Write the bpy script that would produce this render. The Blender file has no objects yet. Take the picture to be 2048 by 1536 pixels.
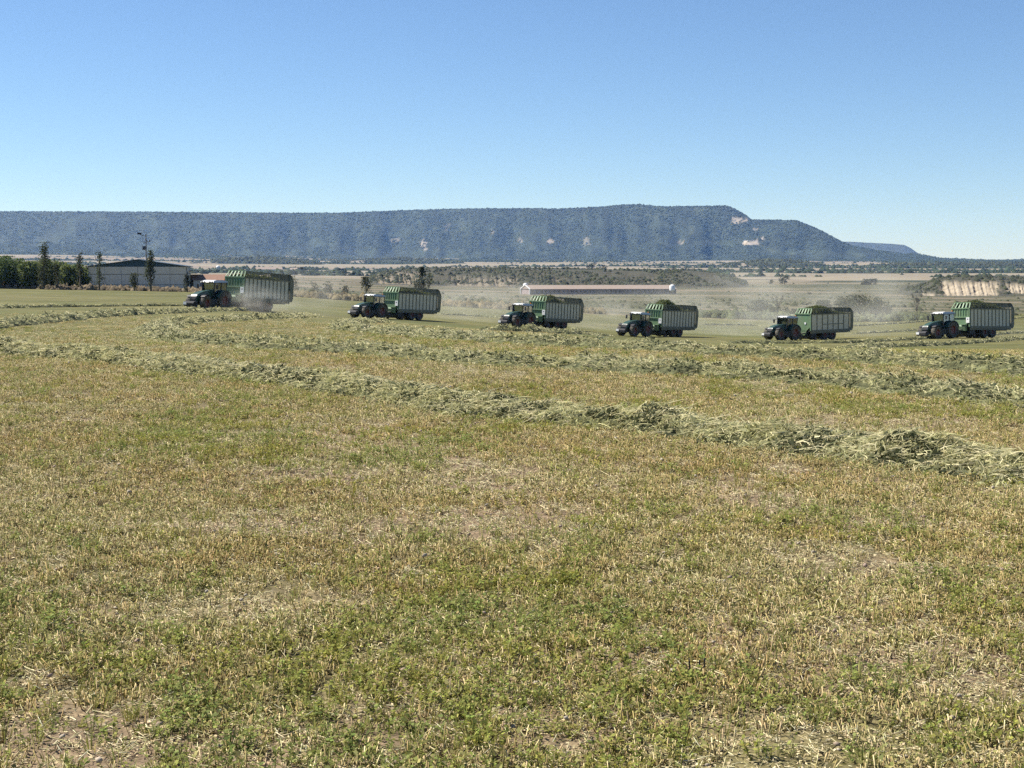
import bpy, math, random
import numpy as np
from mathutils import Vector, Matrix

# ------------------------------------------------------------------ camera, sky, sun, exposure
scn = bpy.context.scene
COL = scn.collection
F_PX, HOR = 3080.0, 530.0           # focal length and horizon line in photo pixels (2048 x 1536)
CAM_H = 1.7
SUN_AZ, SUN_EL = math.radians(-66), math.radians(49)     # azimuth from +Y towards +X

cam_d = bpy.data.cameras.new('camera')
cam = bpy.data.objects.new('camera', cam_d); COL.objects.link(cam)
cam.location = (0, 0, CAM_H)
cam.rotation_euler = (math.radians(90) - math.atan((768 - HOR) / F_PX), 0, 0)
cam_d.sensor_width = 36.0
cam_d.lens = 36.0 * F_PX / 2048.0
cam_d.clip_start, cam_d.clip_end = 0.1, 60000
scn.camera = cam

world = bpy.data.worlds.new('World'); scn.world = world; world.use_nodes = True
wn = world.node_tree.nodes; wl = world.node_tree.links
sky = wn.new('ShaderNodeTexSky'); sky.sky_type = 'NISHITA'; sky.sun_disc = False
sky.sun_elevation = SUN_EL; sky.sun_rotation = SUN_AZ
sky.altitude = 300; sky.air_density = 0.8; sky.dust_density = 0.0; sky.ozone_density = 7.0
bg = wn['Background']; bg.inputs['Strength'].default_value = 0.063
wl.new(sky.outputs[0], bg.inputs['Color'])

sun_d = bpy.data.lights.new('sun', 'SUN'); sun_d.energy = 4.6; sun_d.angle = math.radians(0.53)
sun_d.color = (1.0, 0.945, 0.86)
sun = bpy.data.objects.new('sun', sun_d); COL.objects.link(sun)
sdir = Vector((math.sin(SUN_AZ) * math.cos(SUN_EL), math.cos(SUN_AZ) * math.cos(SUN_EL), math.sin(SUN_EL)))
sun.rotation_euler = sdir.to_track_quat('Z', 'Y').to_euler()
sun.location = (0, 0, 300)

scn.view_settings.view_transform = 'Standard'; scn.view_settings.look = 'None'
scn.view_settings.exposure = 1.0; scn.view_settings.gamma = 1.0
scn.view_settings.use_curve_mapping = False
scn.render.engine = 'CYCLES'
cy = scn.cycles
cy.use_denoising = False
try:
    cy.denoiser = 'OPENIMAGEDENOISE'; cy.denoising_input_passes = 'RGB_ALBEDO_NORMAL'; cy.denoising_prefilter = 'ACCURATE'
except Exception: pass
cy.max_bounces = 6; cy.diffuse_bounces = 3; cy.glossy_bounces = 2; cy.transmission_bounces = 4
cy.transparent_max_bounces = 8; cy.volume_bounces = 1
cy.volume_max_steps = 128

HAZE_DENSITY = 3.2e-5
HAZE_COLOR = (0.27, 0.50, 1.0)

rng = np.random.default_rng(7)
random.seed(7)

# ------------------------------------------------------------------ numeric helpers
def _h(ix, iy, s):
    n = (ix.astype(np.int64) * 374761393 + iy.astype(np.int64) * 668265263 + s * 974634777) & 0x7fffffff
    n = ((n ^ (n >> 13)) * 1274126177) & 0x7fffffff
    return ((n ^ (n >> 16)) & 0xffff) / 65535.0
def vnoise(x, y, s=0):
    x = np.asarray(x, float); y = np.asarray(y, float)
    ix = np.floor(x); iy = np.floor(y); fx = x - ix; fy = y - iy
    fx = fx * fx * (3 - 2 * fx); fy = fy * fy * (3 - 2 * fy)
    a = _h(ix, iy, s); b = _h(ix + 1, iy, s); c = _h(ix, iy + 1, s); d = _h(ix + 1, iy + 1, s)
    return (a * (1 - fx) + b * fx) * (1 - fy) + (c * (1 - fx) + d * fx) * fy
def fbm(x, y, s=0, o=4):
    v = 0; a = 0.5; t = 0
    for i in range(o):
        v = v + a * vnoise(np.asarray(x) * 2 ** i, np.asarray(y) * 2 ** i, s + i); t += a; a *= 0.5
    return v / t
def sstep(a, b, x):
    t = np.clip((np.asarray(x, float) - a) / (b - a), 0, 1); return t * t * (3 - 2 * t)
def pchip(xs, ys, xq):
    xs = np.asarray(xs, float); ys = np.asarray(ys, float)
    h = np.diff(xs); dl = np.diff(ys) / h; m = np.zeros_like(ys)
    for i in range(1, len(xs) - 1):
        if dl[i - 1] * dl[i] > 0:
            w1 = 2 * h[i] + h[i - 1]; w2 = h[i] + 2 * h[i - 1]
            m[i] = (w1 + w2) / (w1 / dl[i - 1] + w2 / dl[i])
    m[0] = dl[0]; m[-1] = dl[-1]
    k = np.clip(np.searchsorted(xs, xq) - 1, 0, len(xs) - 2)
    t = (np.clip(xq, xs[0], xs[-1]) - xs[k]) / h[k]
    return ((1 + 2 * t) * (1 - t) ** 2 * ys[k] + t * (1 - t) ** 2 * h[k] * m[k]
            + t * t * (3 - 2 * t) * ys[k + 1] + t * t * (t - 1) * h[k] * m[k + 1])

# ------------------------------------------------------------------ terrain: heights by bearing column
COLS = {
 -400: [(1,0),(30,0),(50,-.30),(105,-1.1),(165,-2.2),(340,-3.3),(600,-4.5),(1000,-6),(2500,-8),(4000,3),(5500,26),(7500,60),(9500,80),(16000,90)],
    0: [(1,0),(30,0),(50,-.35),(105,-1.2),(165,-2.45),(340,-3.35),(600,-4.6),(1000,-6.5),(2500,-8.5),(4000,3),(5500,25),(7500,60),(9500,80),(16000,90)],
  450: [(1,0),(30,0),(60,-.6),(110,-1.7),(164,-2.95),(340,-4.2),(600,-6),(1000,-9),(2500,-10),(4000,1),(5500,18),(7500,48),(9500,70),(16000,90)],
  750: [(1,0),(30,0),(60,-.8),(110,-2.2),(200,-5.2),(330,-6.2),(600,-10),(1000,-15),(2500,-13),(4000,-2),(5500,12),(7500,32),(9500,60),(16000,80)],
 1050: [(1,0),(30,0),(60,-1.05),(110,-2.9),(200,-6.5),(330,-8.0),(600,-12.5),(1000,-17),(2500,-14),(4000,-3),(6000,15),(7500,26),(9500,55),(16000,70)],
 1300: [(1,0),(30,0),(60,-1.45),(110,-3.7),(200,-7.65),(330,-9.5),(600,-13.5),(1000,-17.5),(2500,-14),(4000,-3),(6000,14),(7500,26),(9500,50),(16000,65)],
 1600: [(1,0),(28,0),(60,-1.65),(100,-3.6),(150,-5.95),(203,-8.1),(350,-11),(600,-14),(1000,-18),(2500,-14),(4000,-3),(6000,13),(7500,24),(9500,40),(16000,58)],
 1920: [(1,0),(28,0),(60,-1.6),(100,-3.5),(150,-5.7),(184,-6.75),(350,-11.5),(600,-14.3),(1000,-18.3),(2500,-14),(4000,-3),(6000,12),(8000,25),(11000,38),(16000,52)],
 2450: [(1,0),(28,0),(60,-1.5),(110,-3.7),(184,-6.6),(350,-11),(600,-14),(1000,-18),(2500,-14),(4000,-3),(6000,12),(8000,25),(11000,38),(16000,52)],
}
_cu = np.array(sorted(COLS)); _lr = np.linspace(0, math.log(16000), 700)
_tab = np.stack([pchip([math.log(p[0]) for p in COLS[c]], [p[1] for p in COLS[c]], _lr) for c in _cu])
_mean = _tab.mean(0)
def zt(x, y):
    x = np.asarray(x, float); y = np.asarray(y, float)
    r = np.maximum(np.hypot(x, y), 1.0); b = np.arctan2(x, y)
    bc = np.clip(b, -0.6, 0.6)
    u = np.clip(1024 + F_PX * np.tan(bc), _cu[0], _cu[-1])
    k = np.clip(np.searchsorted(_cu, u) - 1, 0, len(_cu) - 2)
    t = (u - _cu[k]) / (_cu[k + 1] - _cu[k]); t = t * t * (3 - 2 * t) * 0.4 + t * 0.6
    lq = np.clip(np.log(r), 0, _lr[-1]) / _lr[-1] * (len(_lr) - 1)
    j = np.clip(lq.astype(int), 0, len(_lr) - 2); s = lq - j
    za = _tab[k, j] * (1 - s) + _tab[k, j + 1] * s
    zb = _tab[k + 1, j] * (1 - s) + _tab[k + 1, j + 1] * s
    z = za * (1 - t) + zb * t
    zm = _mean[j] * (1 - s) + _mean[j + 1] * s
    w = sstep(1.0, 3.0, np.abs(b))
    z = z * (1 - w) + zm * w
    z = z + (vnoise(x * 0.35, y * 0.35, 5) - .5) * 0.05 * (r < 400) + (vnoise(x * 0.05, y * 0.05, 6) - .5) * 0.25 * sstep(30, 120, r)
    return z
def z1(x, y): return float(zt(np.array([x]), np.array([y]))[0])
def bear(u): return math.atan((u - 1024) / F_PX)
def at(u, d):
    """ground point on the bearing of photo column u, at depth d"""
    x = (u - 1024) / F_PX * d
    return Vector((x, d, z1(x, d)))
_dm = np.exp(np.linspace(math.log(3), math.log(1500), 2500))
def hit(u, v):
    """first ground point seen at photo pixel (u, v)"""
    x = (u - 1024) / F_PX * _dm
    los = CAM_H - (v - HOR) / F_PX * _dm
    g = zt(x, _dm); k = np.argmax(g >= los)
    if not (g >= los).any(): k = len(_dm) - 1
    d = _dm[k]
    return (x[k], d)

# ------------------------------------------------------------------ object helpers
def tag(o, label=None, cat=None, group=None, kind=None):
    if label: o['label'] = label
    if cat: o['category'] = cat
    if group: o['group'] = group
    if kind: o['kind'] = kind
    return o
def link(name, me, parent=None):
    o = bpy.data.objects.new(name, me); COL.objects.link(o)
    if parent is not None: o.parent = parent
    return o
def empty(name, loc=(0, 0, 0), rz=0):
    o = bpy.data.objects.new(name, None); COL.objects.link(o)
    o.location = loc; o.rotation_euler = (0, 0, rz); o.empty_display_size = 0.3
    return o
def mesh_np(name, V, F, mat, col=None, smooth=False):
    """V (n,3); F (m,k) or list of such arrays; col (n,3)"""
    me = bpy.data.meshes.new(name)
    V = np.asarray(V, np.float32)
    Fs = [np.asarray(f, np.int32) for f in (F if isinstance(F, list) else [F]) if len(f)]
    me.vertices.add(len(V)); me.vertices.foreach_set('co', V.ravel())
    nl = sum(f.size for f in Fs); npol = sum(len(f) for f in Fs)
    me.loops.add(nl); me.polygons.add(npol)
    me.loops.foreach_set('vertex_index', np.concatenate([f.ravel() for f in Fs]))
    st = []; c = 0
    for f in Fs:
        st.append(c + np.arange(len(f)) * f.shape[1]); c += f.size
    me.polygons.foreach_set('loop_start', np.concatenate(st).astype(np.int32))
    if smooth: me.polygons.foreach_set('use_smooth', np.ones(npol, bool))
    me.update(calc_edges=True)
    if col is not None:
        a = me.color_attributes.new('Col', 'FLOAT_COLOR', 'POINT')
        c4 = np.ones((len(V), 4), np.float32); c4[:, :3] = col
        a.data.foreach_set('color', c4.ravel())
    if mat is not None: me.materials.append(mat)
    return me

class MB:
    """collects simple solids into one mesh"""
    def __init__(s): s.v = []; s.f = []
    def add(s, vs, fs):
        b = len(s.v); s.v += [tuple(v) for v in vs]; s.f += [tuple(b + i for i in f) for f in fs]; return s
    def box(s, x0, x1, y0, y1, z0, z1_):
        vs = [(x0,y0,z0),(x1,y0,z0),(x1,y1,z0),(x0,y1,z0),(x0,y0,z1_),(x1,y0,z1_),(x1,y1,z1_),(x0,y1,z1_)]
        return s.add(vs, [(3,2,1,0),(4,5,6,7),(0,1,5,4),(1,2,6,5),(2,3,7,6),(3,0,4,7)])
    def prof(s, pts, y0, y1, inset=None):
        """XZ polygon extruded along Y; inset: per-point shrink of the half width"""
        n = len(pts); yc = (y0 + y1) / 2; hw = (y1 - y0) / 2
        ins = inset or [0] * n
        vs = [(p[0], yc - hw + i, p[1]) for p, i in zip(pts, ins)] + [(p[0], yc + hw - i, p[1]) for p, i in zip(pts, ins)]
        fs = [tuple(range(n)), tuple(range(2 * n - 1, n - 1, -1))]
        for i in range(n):
            j = (i + 1) % n; fs.append((j, i, n + i, n + j))
        return s.add(vs, fs)
    def beam(s, a, b, w, h=None):
        a = Vector(a); b = Vector(b); h = h or w
        d = (b - a).normalized(); up = Vector((0, 0, 1)) if abs(d.z) < .95 else Vector((0, 1, 0))
        r = d.cross(up).normalized() * w / 2; q = r.cross(d).normalized() * h / 2
        vs = [a - r - q, a + r - q, a + r + q, a - r + q, b - r - q, b + r - q, b + r + q, b - r + q]
        return s.add(vs, [(3,2,1,0),(4,5,6,7),(0,1,5,4),(1,2,6,5),(2,3,7,6),(3,0,4,7)])
    def tube(s, pts, rad, n=8):
        pts = [Vector(p) for p in pts]; rs = rad if isinstance(rad, (list, tuple)) else [rad] * len(pts)
        b0 = len(s.v)
        for i, p in enumerate(pts):
            d = (pts[min(i + 1, len(pts) - 1)] - pts[max(i - 1, 0)]).normalized()
            up = Vector((0, 0, 1)) if abs(d.z) < .9 else Vector((1, 0, 0))
            r = d.cross(up).normalized(); q = r.cross(d)
            for k in range(n):
                a = 2 * math.pi * k / n
                s.v.append(tuple(p + (r * math.cos(a) + q * math.sin(a)) * rs[i]))
        for i in range(len(pts) - 1):
            for k in range(n):
                k2 = (k + 1) % n
                s.f.append((b0 + i * n + k, b0 + i * n + k2, b0 + (i + 1) * n + k2, b0 + (i + 1) * n + k))
        s.f.append(tuple(b0 + k for k in range(n - 1, -1, -1)))
        s.f.append(tuple(b0 + (len(pts) - 1) * n + k for k in range(n)))
        return s
    def lathe(s, prof, c, n=24):
        """profile [(radius, y)] closed, turned about the Y axis through c"""
        b0 = len(s.v); m = len(prof)
        for k in range(n):
            a = 2 * math.pi * k / n
            for r, y in prof: s.v.append((c[0] + r * math.cos(a), c[1] + y, c[2] + r * math.sin(a)))
        for k in range(n):
            k2 = (k + 1) % n
            for i in range(m):
                j = (i + 1) % m
                s.f.append((b0 + k * m + i, b0 + k * m + j, b0 + k2 * m + j, b0 + k2 * m + i))
        return s
    def build(s, name, mat, parent=None, smooth=False):
        me = bpy.data.meshes.new(name); me.from_pydata(s.v, [], s.f); me.update()
        me.materials.append(mat)
        if smooth:
            me.polygons.foreach_set('use_smooth', [True] * len(me.polygons))
            try: me.set_sharp_from_angle(angle=math.radians(40))
            except Exception: pass
        return link(name, me, parent)
def copy_tree(o, parent=None):
    kids = [c for c in ALLKIDS.get(o.name, o.children)]
    c = o.copy(); COL.objects.link(c); c.parent = parent
    for k in kids: copy_tree(k, c)
    return c
ALLKIDS = {}

# ------------------------------------------------------------------ materials
def new_mat(name):
    m = bpy.data.materials.new(name); m.use_nodes = True
    nt = m.node_tree; return m, nt, nt.nodes, nt.links, nt.nodes['Principled BSDF']
def paint(name, col, rough=.5, var=.25, scale=3.0, metal=0.0, dust=0.0, dustcol=(.30,.26,.18), bump=0.0, spec=.5):
    """plain colour with noise wear and an even film of field dust"""
    m, nt, N, L, b = new_mat(name)
    tc = N.new('ShaderNodeTexCoord'); no = N.new('ShaderNodeTexNoise'); no.inputs['Scale'].default_value = scale
    no.inputs['Detail'].default_value = 6
    L.new(tc.outputs['Object'], no.inputs['Vector'])
    mx = N.new('ShaderNodeMix'); mx.data_type = 'RGBA'
    lo = [c * (1 - var) for c in col]; hi = [min(1, c * (1 + var)) for c in col]
    mx.inputs['A'].default_value = (*lo, 1); mx.inputs['B'].default_value = (*hi, 1)
    L.new(no.outputs['Fac'], mx.inputs['Factor']); out = mx.outputs['Result']
    if dust > 0:
        n2 = N.new('ShaderNodeTexNoise'); n2.inputs['Scale'].default_value = scale * .7; n2.inputs['Detail'].default_value = 8
        L.new(tc.outputs['Object'], n2.inputs['Vector'])
        mr = N.new('ShaderNodeMapRange'); mr.inputs[1].default_value = .3; mr.inputs[2].default_value = .75
        mr.inputs[3].default_value = 0; mr.inputs[4].default_value = dust * 2
        L.new(n2.outputs['Fac'], mr.inputs[0])
        m2 = N.new('ShaderNodeMix'); m2.data_type = 'RGBA'; m2.inputs['B'].default_value = (*dustcol, 1)
        L.new(out, m2.inputs['A']); L.new(mr.outputs[0], m2.inputs['Factor']); out = m2.outputs['Result']
    L.new(out, b.inputs['Base Color'])
    b.inputs['Roughness'].default_value = rough; b.inputs['Metallic'].default_value = metal
    b.inputs['Specular IOR Level'].default_value = spec
    if bump > 0:
        bp = N.new('ShaderNodeBump'); bp.inputs['Strength'].default_value = bump; bp.inputs['Distance'].default_value = .05
        L.new(no.outputs['Fac'], bp.inputs['Height']); L.new(bp.outputs[0], b.inputs['Normal'])
    return m
def vcol_mat(name, rough=.9, world_scale=None, tint=None, trans=0.0, gain=1.0, bump=None, fine=None):
    """colour from the Col attribute, shifted by slow world noise towards tint"""
    m, nt, N, L, b = new_mat(name)
    at_ = N.new('ShaderNodeAttribute'); at_.attribute_name = 'Col'; out = at_.outputs['Color']
    geo = N.new('ShaderNodeNewGeometry')
    if tint:
        no = N.new('ShaderNodeTexNoise'); no.inputs['Scale'].default_value = world_scale; no.inputs['Detail'].default_value = 3
        L.new(geo.outputs['Position'], no.inputs['Vector'])
        mr = N.new('ShaderNodeMapRange'); mr.inputs[1].default_value = .42; mr.inputs[2].default_value = .62
        L.new(no.outputs['Fac'], mr.inputs[0])
        mm = N.new('ShaderNodeMix'); mm.data_type = 'RGBA'; mm.blend_type = 'MULTIPLY'; mm.inputs['B'].default_value = (*tint, 1)
        L.new(out, mm.inputs['A']); L.new(mr.outputs[0], mm.inputs['Factor']); out = mm.outputs['Result']
    if fine:
        for sc_, amt in fine:
            no = N.new('ShaderNodeTexNoise'); no.inputs['Scale'].default_value = sc_; no.inputs['Detail'].default_value = 5
            L.new(geo.outputs['Position'], no.inputs['Vector'])
            mr = N.new('ShaderNodeMapRange'); mr.inputs[1].default_value = .3; mr.inputs[2].default_value = .7
            mr.inputs[3].default_value = 1 - amt; mr.inputs[4].default_value = 1 + amt
            L.new(no.outputs['Fac'], mr.inputs[0])
            mm = N.new('ShaderNodeMix'); mm.data_type = 'RGBA'; mm.blend_type = 'MULTIPLY'; mm.inputs['Factor'].default_value = 1
            L.new(out, mm.inputs['A']); L.new(mr.outputs[0], mm.inputs['B']); out = mm.outputs['Result']
    L.new(out, b.inputs['Base Color']); b.inputs['Roughness'].default_value = rough
    b.inputs['Specular IOR Level'].default_value = .2
    if bump:
        no = N.new('ShaderNodeTexNoise'); no.inputs['Scale'].default_value = bump[0]; no.inputs['Detail'].default_value = 6
        L.new(geo.outputs['Position'], no.inputs['Vector'])
        bp = N.new('ShaderNodeBump'); bp.inputs['Strength'].default_value = bump[1]; bp.inputs['Distance'].default_value = bump[2]
        L.new(no.outputs['Fac'], bp.inputs['Height']); L.new(bp.outputs[0], b.inputs['Normal'])
    if trans > 0:
        tr = N.new('ShaderNodeBsdfTranslucent'); L.new(out, tr.inputs['Color'])
        ms = N.new('ShaderNodeMixShader'); ms.inputs[0].default_value = trans
        L.new(b.outputs[0], ms.inputs[1]); L.new(tr.outputs[0], ms.inputs[2])
        L.new(ms.outputs[0], N['Material Output'].inputs['Surface'])
    return m

M = {}
M['ground'] = vcol_mat('field_soil_and_stubble', .95, fine=[(0.25, .16), (3.0, .22), (22.0, .35)], bump=(14.0, .7, .04))
M['stubble'] = vcol_mat('stubble_stem', .85, .45, (.88, .79, .66), trans=.15)
M['green'] = vcol_mat('alfalfa_regrowth', .75, .6, (1.15, 1.0, .75), trans=.35)
M['litter'] = vcol_mat('straw_litter', .8)
M['stone'] = vcol_mat('field_stone', .9)
M['hay'] = vcol_mat('cut_alfalfa', .8, .5, (.95, .95, .88), trans=.35)
M['mound'] = vcol_mat('hay_heap', .95, bump=(9.0, 1.0, .1), fine=[(6.0, .4)])
M['foliage'] = vcol_mat('tree_leaf', .7, trans=.4)
M['far'] = vcol_mat('far_slope', .95, fine=[(.012, .25), (.05, .2)])
M['hillclay'] = vcol_mat('clay_hill', .95, fine=[(.08, .22), (.5, .2)])
M['bark'] = paint('bark', (.12, .095, .07), .9, .4, 4)
M['tgreen'] = paint('tractor_green_paint', (.020, .062, .042), .35, .3, 2, dust=.04)
M['troof'] = paint('cab_roof_paint', (.55, .56, .54), .35, .1, 2)
M['tdark'] = paint('dark_chassis', (.022, .025, .028), .6, .3, 4, dust=.03)
M['rubber'] = paint('tyre_rubber', (.025, .024, .023), .85, .3, 5, dust=.22)
M['rim'] = paint('red_rim', (.15, .022, .022), .5, .2, 4, dust=.15)
M['plate'] = paint('white_plate', (.82, .82, .80), .5, .04, 4)
M['mark'] = paint('plate_mark', (.12, .12, .14), .6, .1, 4)
M['lamp'] = paint('lamp_lens', (.09, .09, .095), .3, .1, 4)
M['orange'] = paint('amber_beacon', (.75, .25, .03), .3, .1, 4)
M['seat'] = paint('cab_seat', (.03, .03, .033), .8, .3, 6)
M['wgreen'] = paint('wagon_green_paint', (.10, .205, .10), .6, .25, 1.5, dust=.18)
M['wgreen2'] = paint('wagon_pale_green_paint', (.15, .27, .14), .6, .2, 1.5, dust=.16)
M['wdark'] = paint('wagon_dark_green', (.13, .14, .10), .7, .3, 2, dust=.28)
M['wpanel'] = paint('wagon_pale_panel', (.66, .61, .46), .6, .14, 1.2, dust=.14)
M['concrete'] = paint('precast_concrete', (.66, .61, .52), .9, .14, .7, bump=.1)
M['teal'] = paint('teal_cladding', (.020, .060, .085), .55, .15, 1)
M['roofteal'] = paint('barn_roof_sheet', (.06, .085, .10), .5, .15, 1)
M['terra'] = paint('clay_tile', (.27, .155, .105), .85, .25, 2)
M['pinkroof'] = paint('pink_roof_tile', (.32, .25, .20), .85, .12, .3)
M['brick'] = paint('mauve_block_wall', (.30, .235, .23), .9, .15, .5)
M['window'] = paint('dark_window', (.05, .05, .06), .3, .2, 1)
M['white'] = paint('white_paint', (.74, .74, .72), .5, .05, 1)
M['pole'] = paint('grey_pole', (.22, .21, .20), .8, .2, 2)
M['black'] = paint('black_metal', (.02, .02, .022), .6, .2, 2)
M['shirt'] = paint('driver_shirt', (.16, .22, .33), .9, .1, 8)
M['skin'] = paint('driver_skin', (.42, .25, .17), .6, .1, 8)
M['hair'] = paint('driver_hair', (.03, .022, .018), .8, .2, 8)
def glass_mat():
    m, nt, N, L, b = new_mat('cab_glass')
    t = N.new('ShaderNodeBsdfTransparent'); t.inputs[0].default_value = (.62, .72, .70, 1)
    g = N.new('ShaderNodeBsdfGlossy'); g.inputs['Roughness'].default_value = .06; g.inputs[0].default_value = (.8, .85, .85, 1)
    fr = N.new('ShaderNodeFresnel'); fr.inputs[0].default_value = 1.5
    fm = N.new('ShaderNodeMath'); fm.operation = 'ADD'; fm.inputs[1].default_value = .20; L.new(fr.outputs[0], fm.inputs[0])
    ms = N.new('ShaderNodeMixShader'); L.new(fm.outputs[0], ms.inputs[0]); L.new(t.outputs[0], ms.inputs[1]); L.new(g.outputs[0], ms.inputs[2])
    L.new(ms.outputs[0], N['Material Output'].inputs['Surface'])
    return m
M['glass'] = glass_mat()

# ------------------------------------------------------------------ windrow paths in photo pixels (centre line on the ground)
PATHS = [
 ('near', [(-160,683),(0,697),(150,714),(300,730),(450,748),(600,768),(750,790),(900,812),(1050,834),(1200,852),(1350,870),(1500,890),(1650,908),(1800,928),(1950,950),(2150,985)]),
 ('second', [(2200,828),(2048,806),(1900,790),(1750,775),(1600,762),(1450,751),(1300,742),(1150,734),(1000,727),(850,717),(700,704),(600,699),(500,692),(420,687),(350,679),(312,668),(322,656),(380,647),(460,641),(560,636),(640,633)]),
 ('third', [(2200,762),(2048,746),(1900,736),(1750,726),(1600,717),(1450,708),(1300,700),(1150,692),(1000,685),(900,678),(800,670),(720,662),(678,656),(686,649),(720,646),(780,645)]),
 ('left_front', [(-150,672),(-60,662),(0,655),(60,647),(120,641),(200,634),(300,628),(400,624),(480,621),(545,620)]),
 ('left_back', [(-150,619),(0,616),(100,614),(200,613),(300,612),(380,612)]),
 ('mid', [(955,660),(1030,663),(1100,665),(1160,668),(1230,672)]),
 ('right_front', [(1440,686),(1560,687),(1680,686),(1800,681),(1920,674),(2100,662)]),
 ('right_near', [(1665,696),(1740,695),(1850,692),(1980,684),(2120,672)]),
 ('right_back', [(1700,668),(1780,664),(1845,659)]),
 ('right_far', [(1690,653),(1780,648),(1860,642)]),
  ('right_high', [(1705,641),(1790,637),(1870,632)]),
 ('gap_high', [(1400,634),(1465,635),(1520,637)]),
 ('right_top', [(2000,640),(2060,634),(2140,628)]),
 ('mid_far', [(870,628),(940,632),(1010,638)]),
 ('gap_far', [(1395,650),(1470,650),(1530,652)]),
]
def resample(P, step):
    P = np.asarray(P, float); d = np.hypot(*np.diff(P, axis=0).T); s = np.r_[0, np.cumsum(d)]
    keep = np.r_[True, d > 1e-6]; P = P[keep]; s = s[keep]
    n = max(int(s[-1] / step), 8); q = np.linspace(0, s[-1], n)
    return np.stack([pchip(s, P[:, 0], q), pchip(s, P[:, 1], q)], 1), q
WORLD_PATHS = {}
for nm, px in PATHS:
    Q, _ = resample(px, 12.0)
    W = np.array([hit(u, v) for u, v in Q])
    k = np.array([1, 3, 5, 3, 1.]); k /= k.sum()
    if len(W) > 10:
        Wp = np.pad(W, ((2, 2), (0, 0)), mode='edge')
        W = np.stack([np.convolve(Wp[:, i], k, 'valid') for i in (0, 1)], 1)
    WORLD_PATHS[nm] = W

# ------------------------------------------------------------------ ground
def parcels(x, y):
    """ground colour by land use, with stubble self-shading painted into the distant field"""
    r = np.hypot(x, y); b = np.arctan2(x, y); u = 1024 + F_PX * np.tan(np.clip(b, -.7, .7))
    lr0 = np.log(np.maximum(r, 1)); n1 = fbm(x * .12, y * .12, 11); n2 = fbm(x * .6, y * .6, 17, 3); n3 = fbm(x * .03, y * .06, 23)
    soil = np.array([.20, .145, .090]); green = np.array([.105, .115, .036]); straw = np.array([.150, .137, .050]); olive = np.array([.120, .120, .036])
    def mix(a, c, t): return a * (1 - t)[..., None] + c * t[..., None]
    base = mix(np.broadcast_to(soil, x.shape + (3,)), olive, sstep(.3, .7, n2) * .6)
    base = mix(base, green, sstep(.45, .75, n1) * .45)
    mid = mix(np.broadcast_to(olive * .74, x.shape + (3,)), straw * .82, sstep(.35, .65, n1))  # tones darkened to stand in for the self-shadowing of distant stubble
    mid = mix(mid, green * .86, sstep(.5, .75, n3) * .55)
    mid = mid * (1 + .16 * (sstep(.4, .6, vnoise(lr0 * 26, b * 2.5, 77)) - .5))[..., None]
    c = mix(base, mid * 1.12, sstep(14, 42, r))
    # strips of the valley beyond the field
    lr = np.log(np.maximum(r, 1))
    st = fbm(b * 14, lr * 34, 31, 4); st2 = fbm(b * 9 + 3, lr * 75, 37, 4)
    va = mix(np.broadcast_to(np.array([.084, .080, .042]), x.shape + (3,)), np.array([.160, .138, .082]), sstep(.48, .62, st))
    va = mix(va, np.array([.065, .070, .034]), sstep(.50, .60, st2) * .85)
    va = mix(va, np.array([.20, .155, .105]), sstep(.62, .72, fbm(b * 7, lr * 22, 41, 3)) * .7)
    edge = np.interp(u, [-400, 0, 400, 700, 1000, 1400, 1700, 2100, 2500], [348, 346, 350, 335, 330, 345, 370, 520, 560]) * (1 + (vnoise(b * 60, r * 0, 3) - .5) * .05)
    c = mix(c, va, sstep(0, 6, r - edge))
    # tan cereal land and wooded strips of the far plain
    fs = fbm(b * 9 + 9, lr * 15, 51, 3); ff = fbm(b * 7 + 2, lr * 17, 57, 3)
    fp = mix(np.broadcast_to(np.array([.215, .185, .130]), x.shape + (3,)), np.array([.26, .225, .155]), sstep(.4, .6, fs))
    fp = mix(fp, np.array([.18, .135, .10]), sstep(.55, .65, fs) * .7)
    fp = mix(fp, np.array([.028, .040, .023]), sstep(.52, .57, ff + .10 * sstep(4500, 7500, r)))
    c = mix(c, fp, sstep(1500, 1900, r))
    return c
def build_ground():
    fine = np.radians(np.arange(-24, 24.01, 0.11)); coarse = np.radians(np.arange(28, 332, 6.0))
    az = np.r_[fine, coarse]; n = len(az)
    rr = np.r_[np.exp(np.linspace(math.log(1.2), math.log(400), 300)), np.exp(np.linspace(math.log(400), math.log(15500), 230))[1:]]
    A, R = np.meshgrid(az, rr, indexing='xy')
    X = np.sin(A) * R; Y = np.cos(A) * R
    Z = zt(X, Y)
    rough = (fbm(X * 5, Y * 5, 71, 3) - .5) * .05 * (1 - sstep(15, 40, R)); Z = Z + rough
    V = np.stack([X, Y, Z], -1).reshape(-1, 3)
    C = parcels(X, Y).reshape(-1, 3)
    m = len(rr); i = np.arange(m - 1)[:, None] * n; j = np.arange(n)[None, :]; j2 = (j + 1) % n
    F = np.stack([i + j, i + n + j, i + n + j2, i + j2], -1).reshape(-1, 4)[:, ::-1]
    V = np.r_[V, [[0, 0, 0]]]; C = np.r_[C, C[:1]]; c0 = len(V) - 1
    T = np.stack([np.full(n, c0), np.arange(n), (np.arange(n) + 1) % n], -1)[:, ::-1]
    o = link('ground', mesh_np('ground', V, [F, T], M['ground'], C, smooth=True))
    tag(o, 'mown alfalfa field with brown stubble and the valley farmland beyond', kind='structure')
build_ground()

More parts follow.
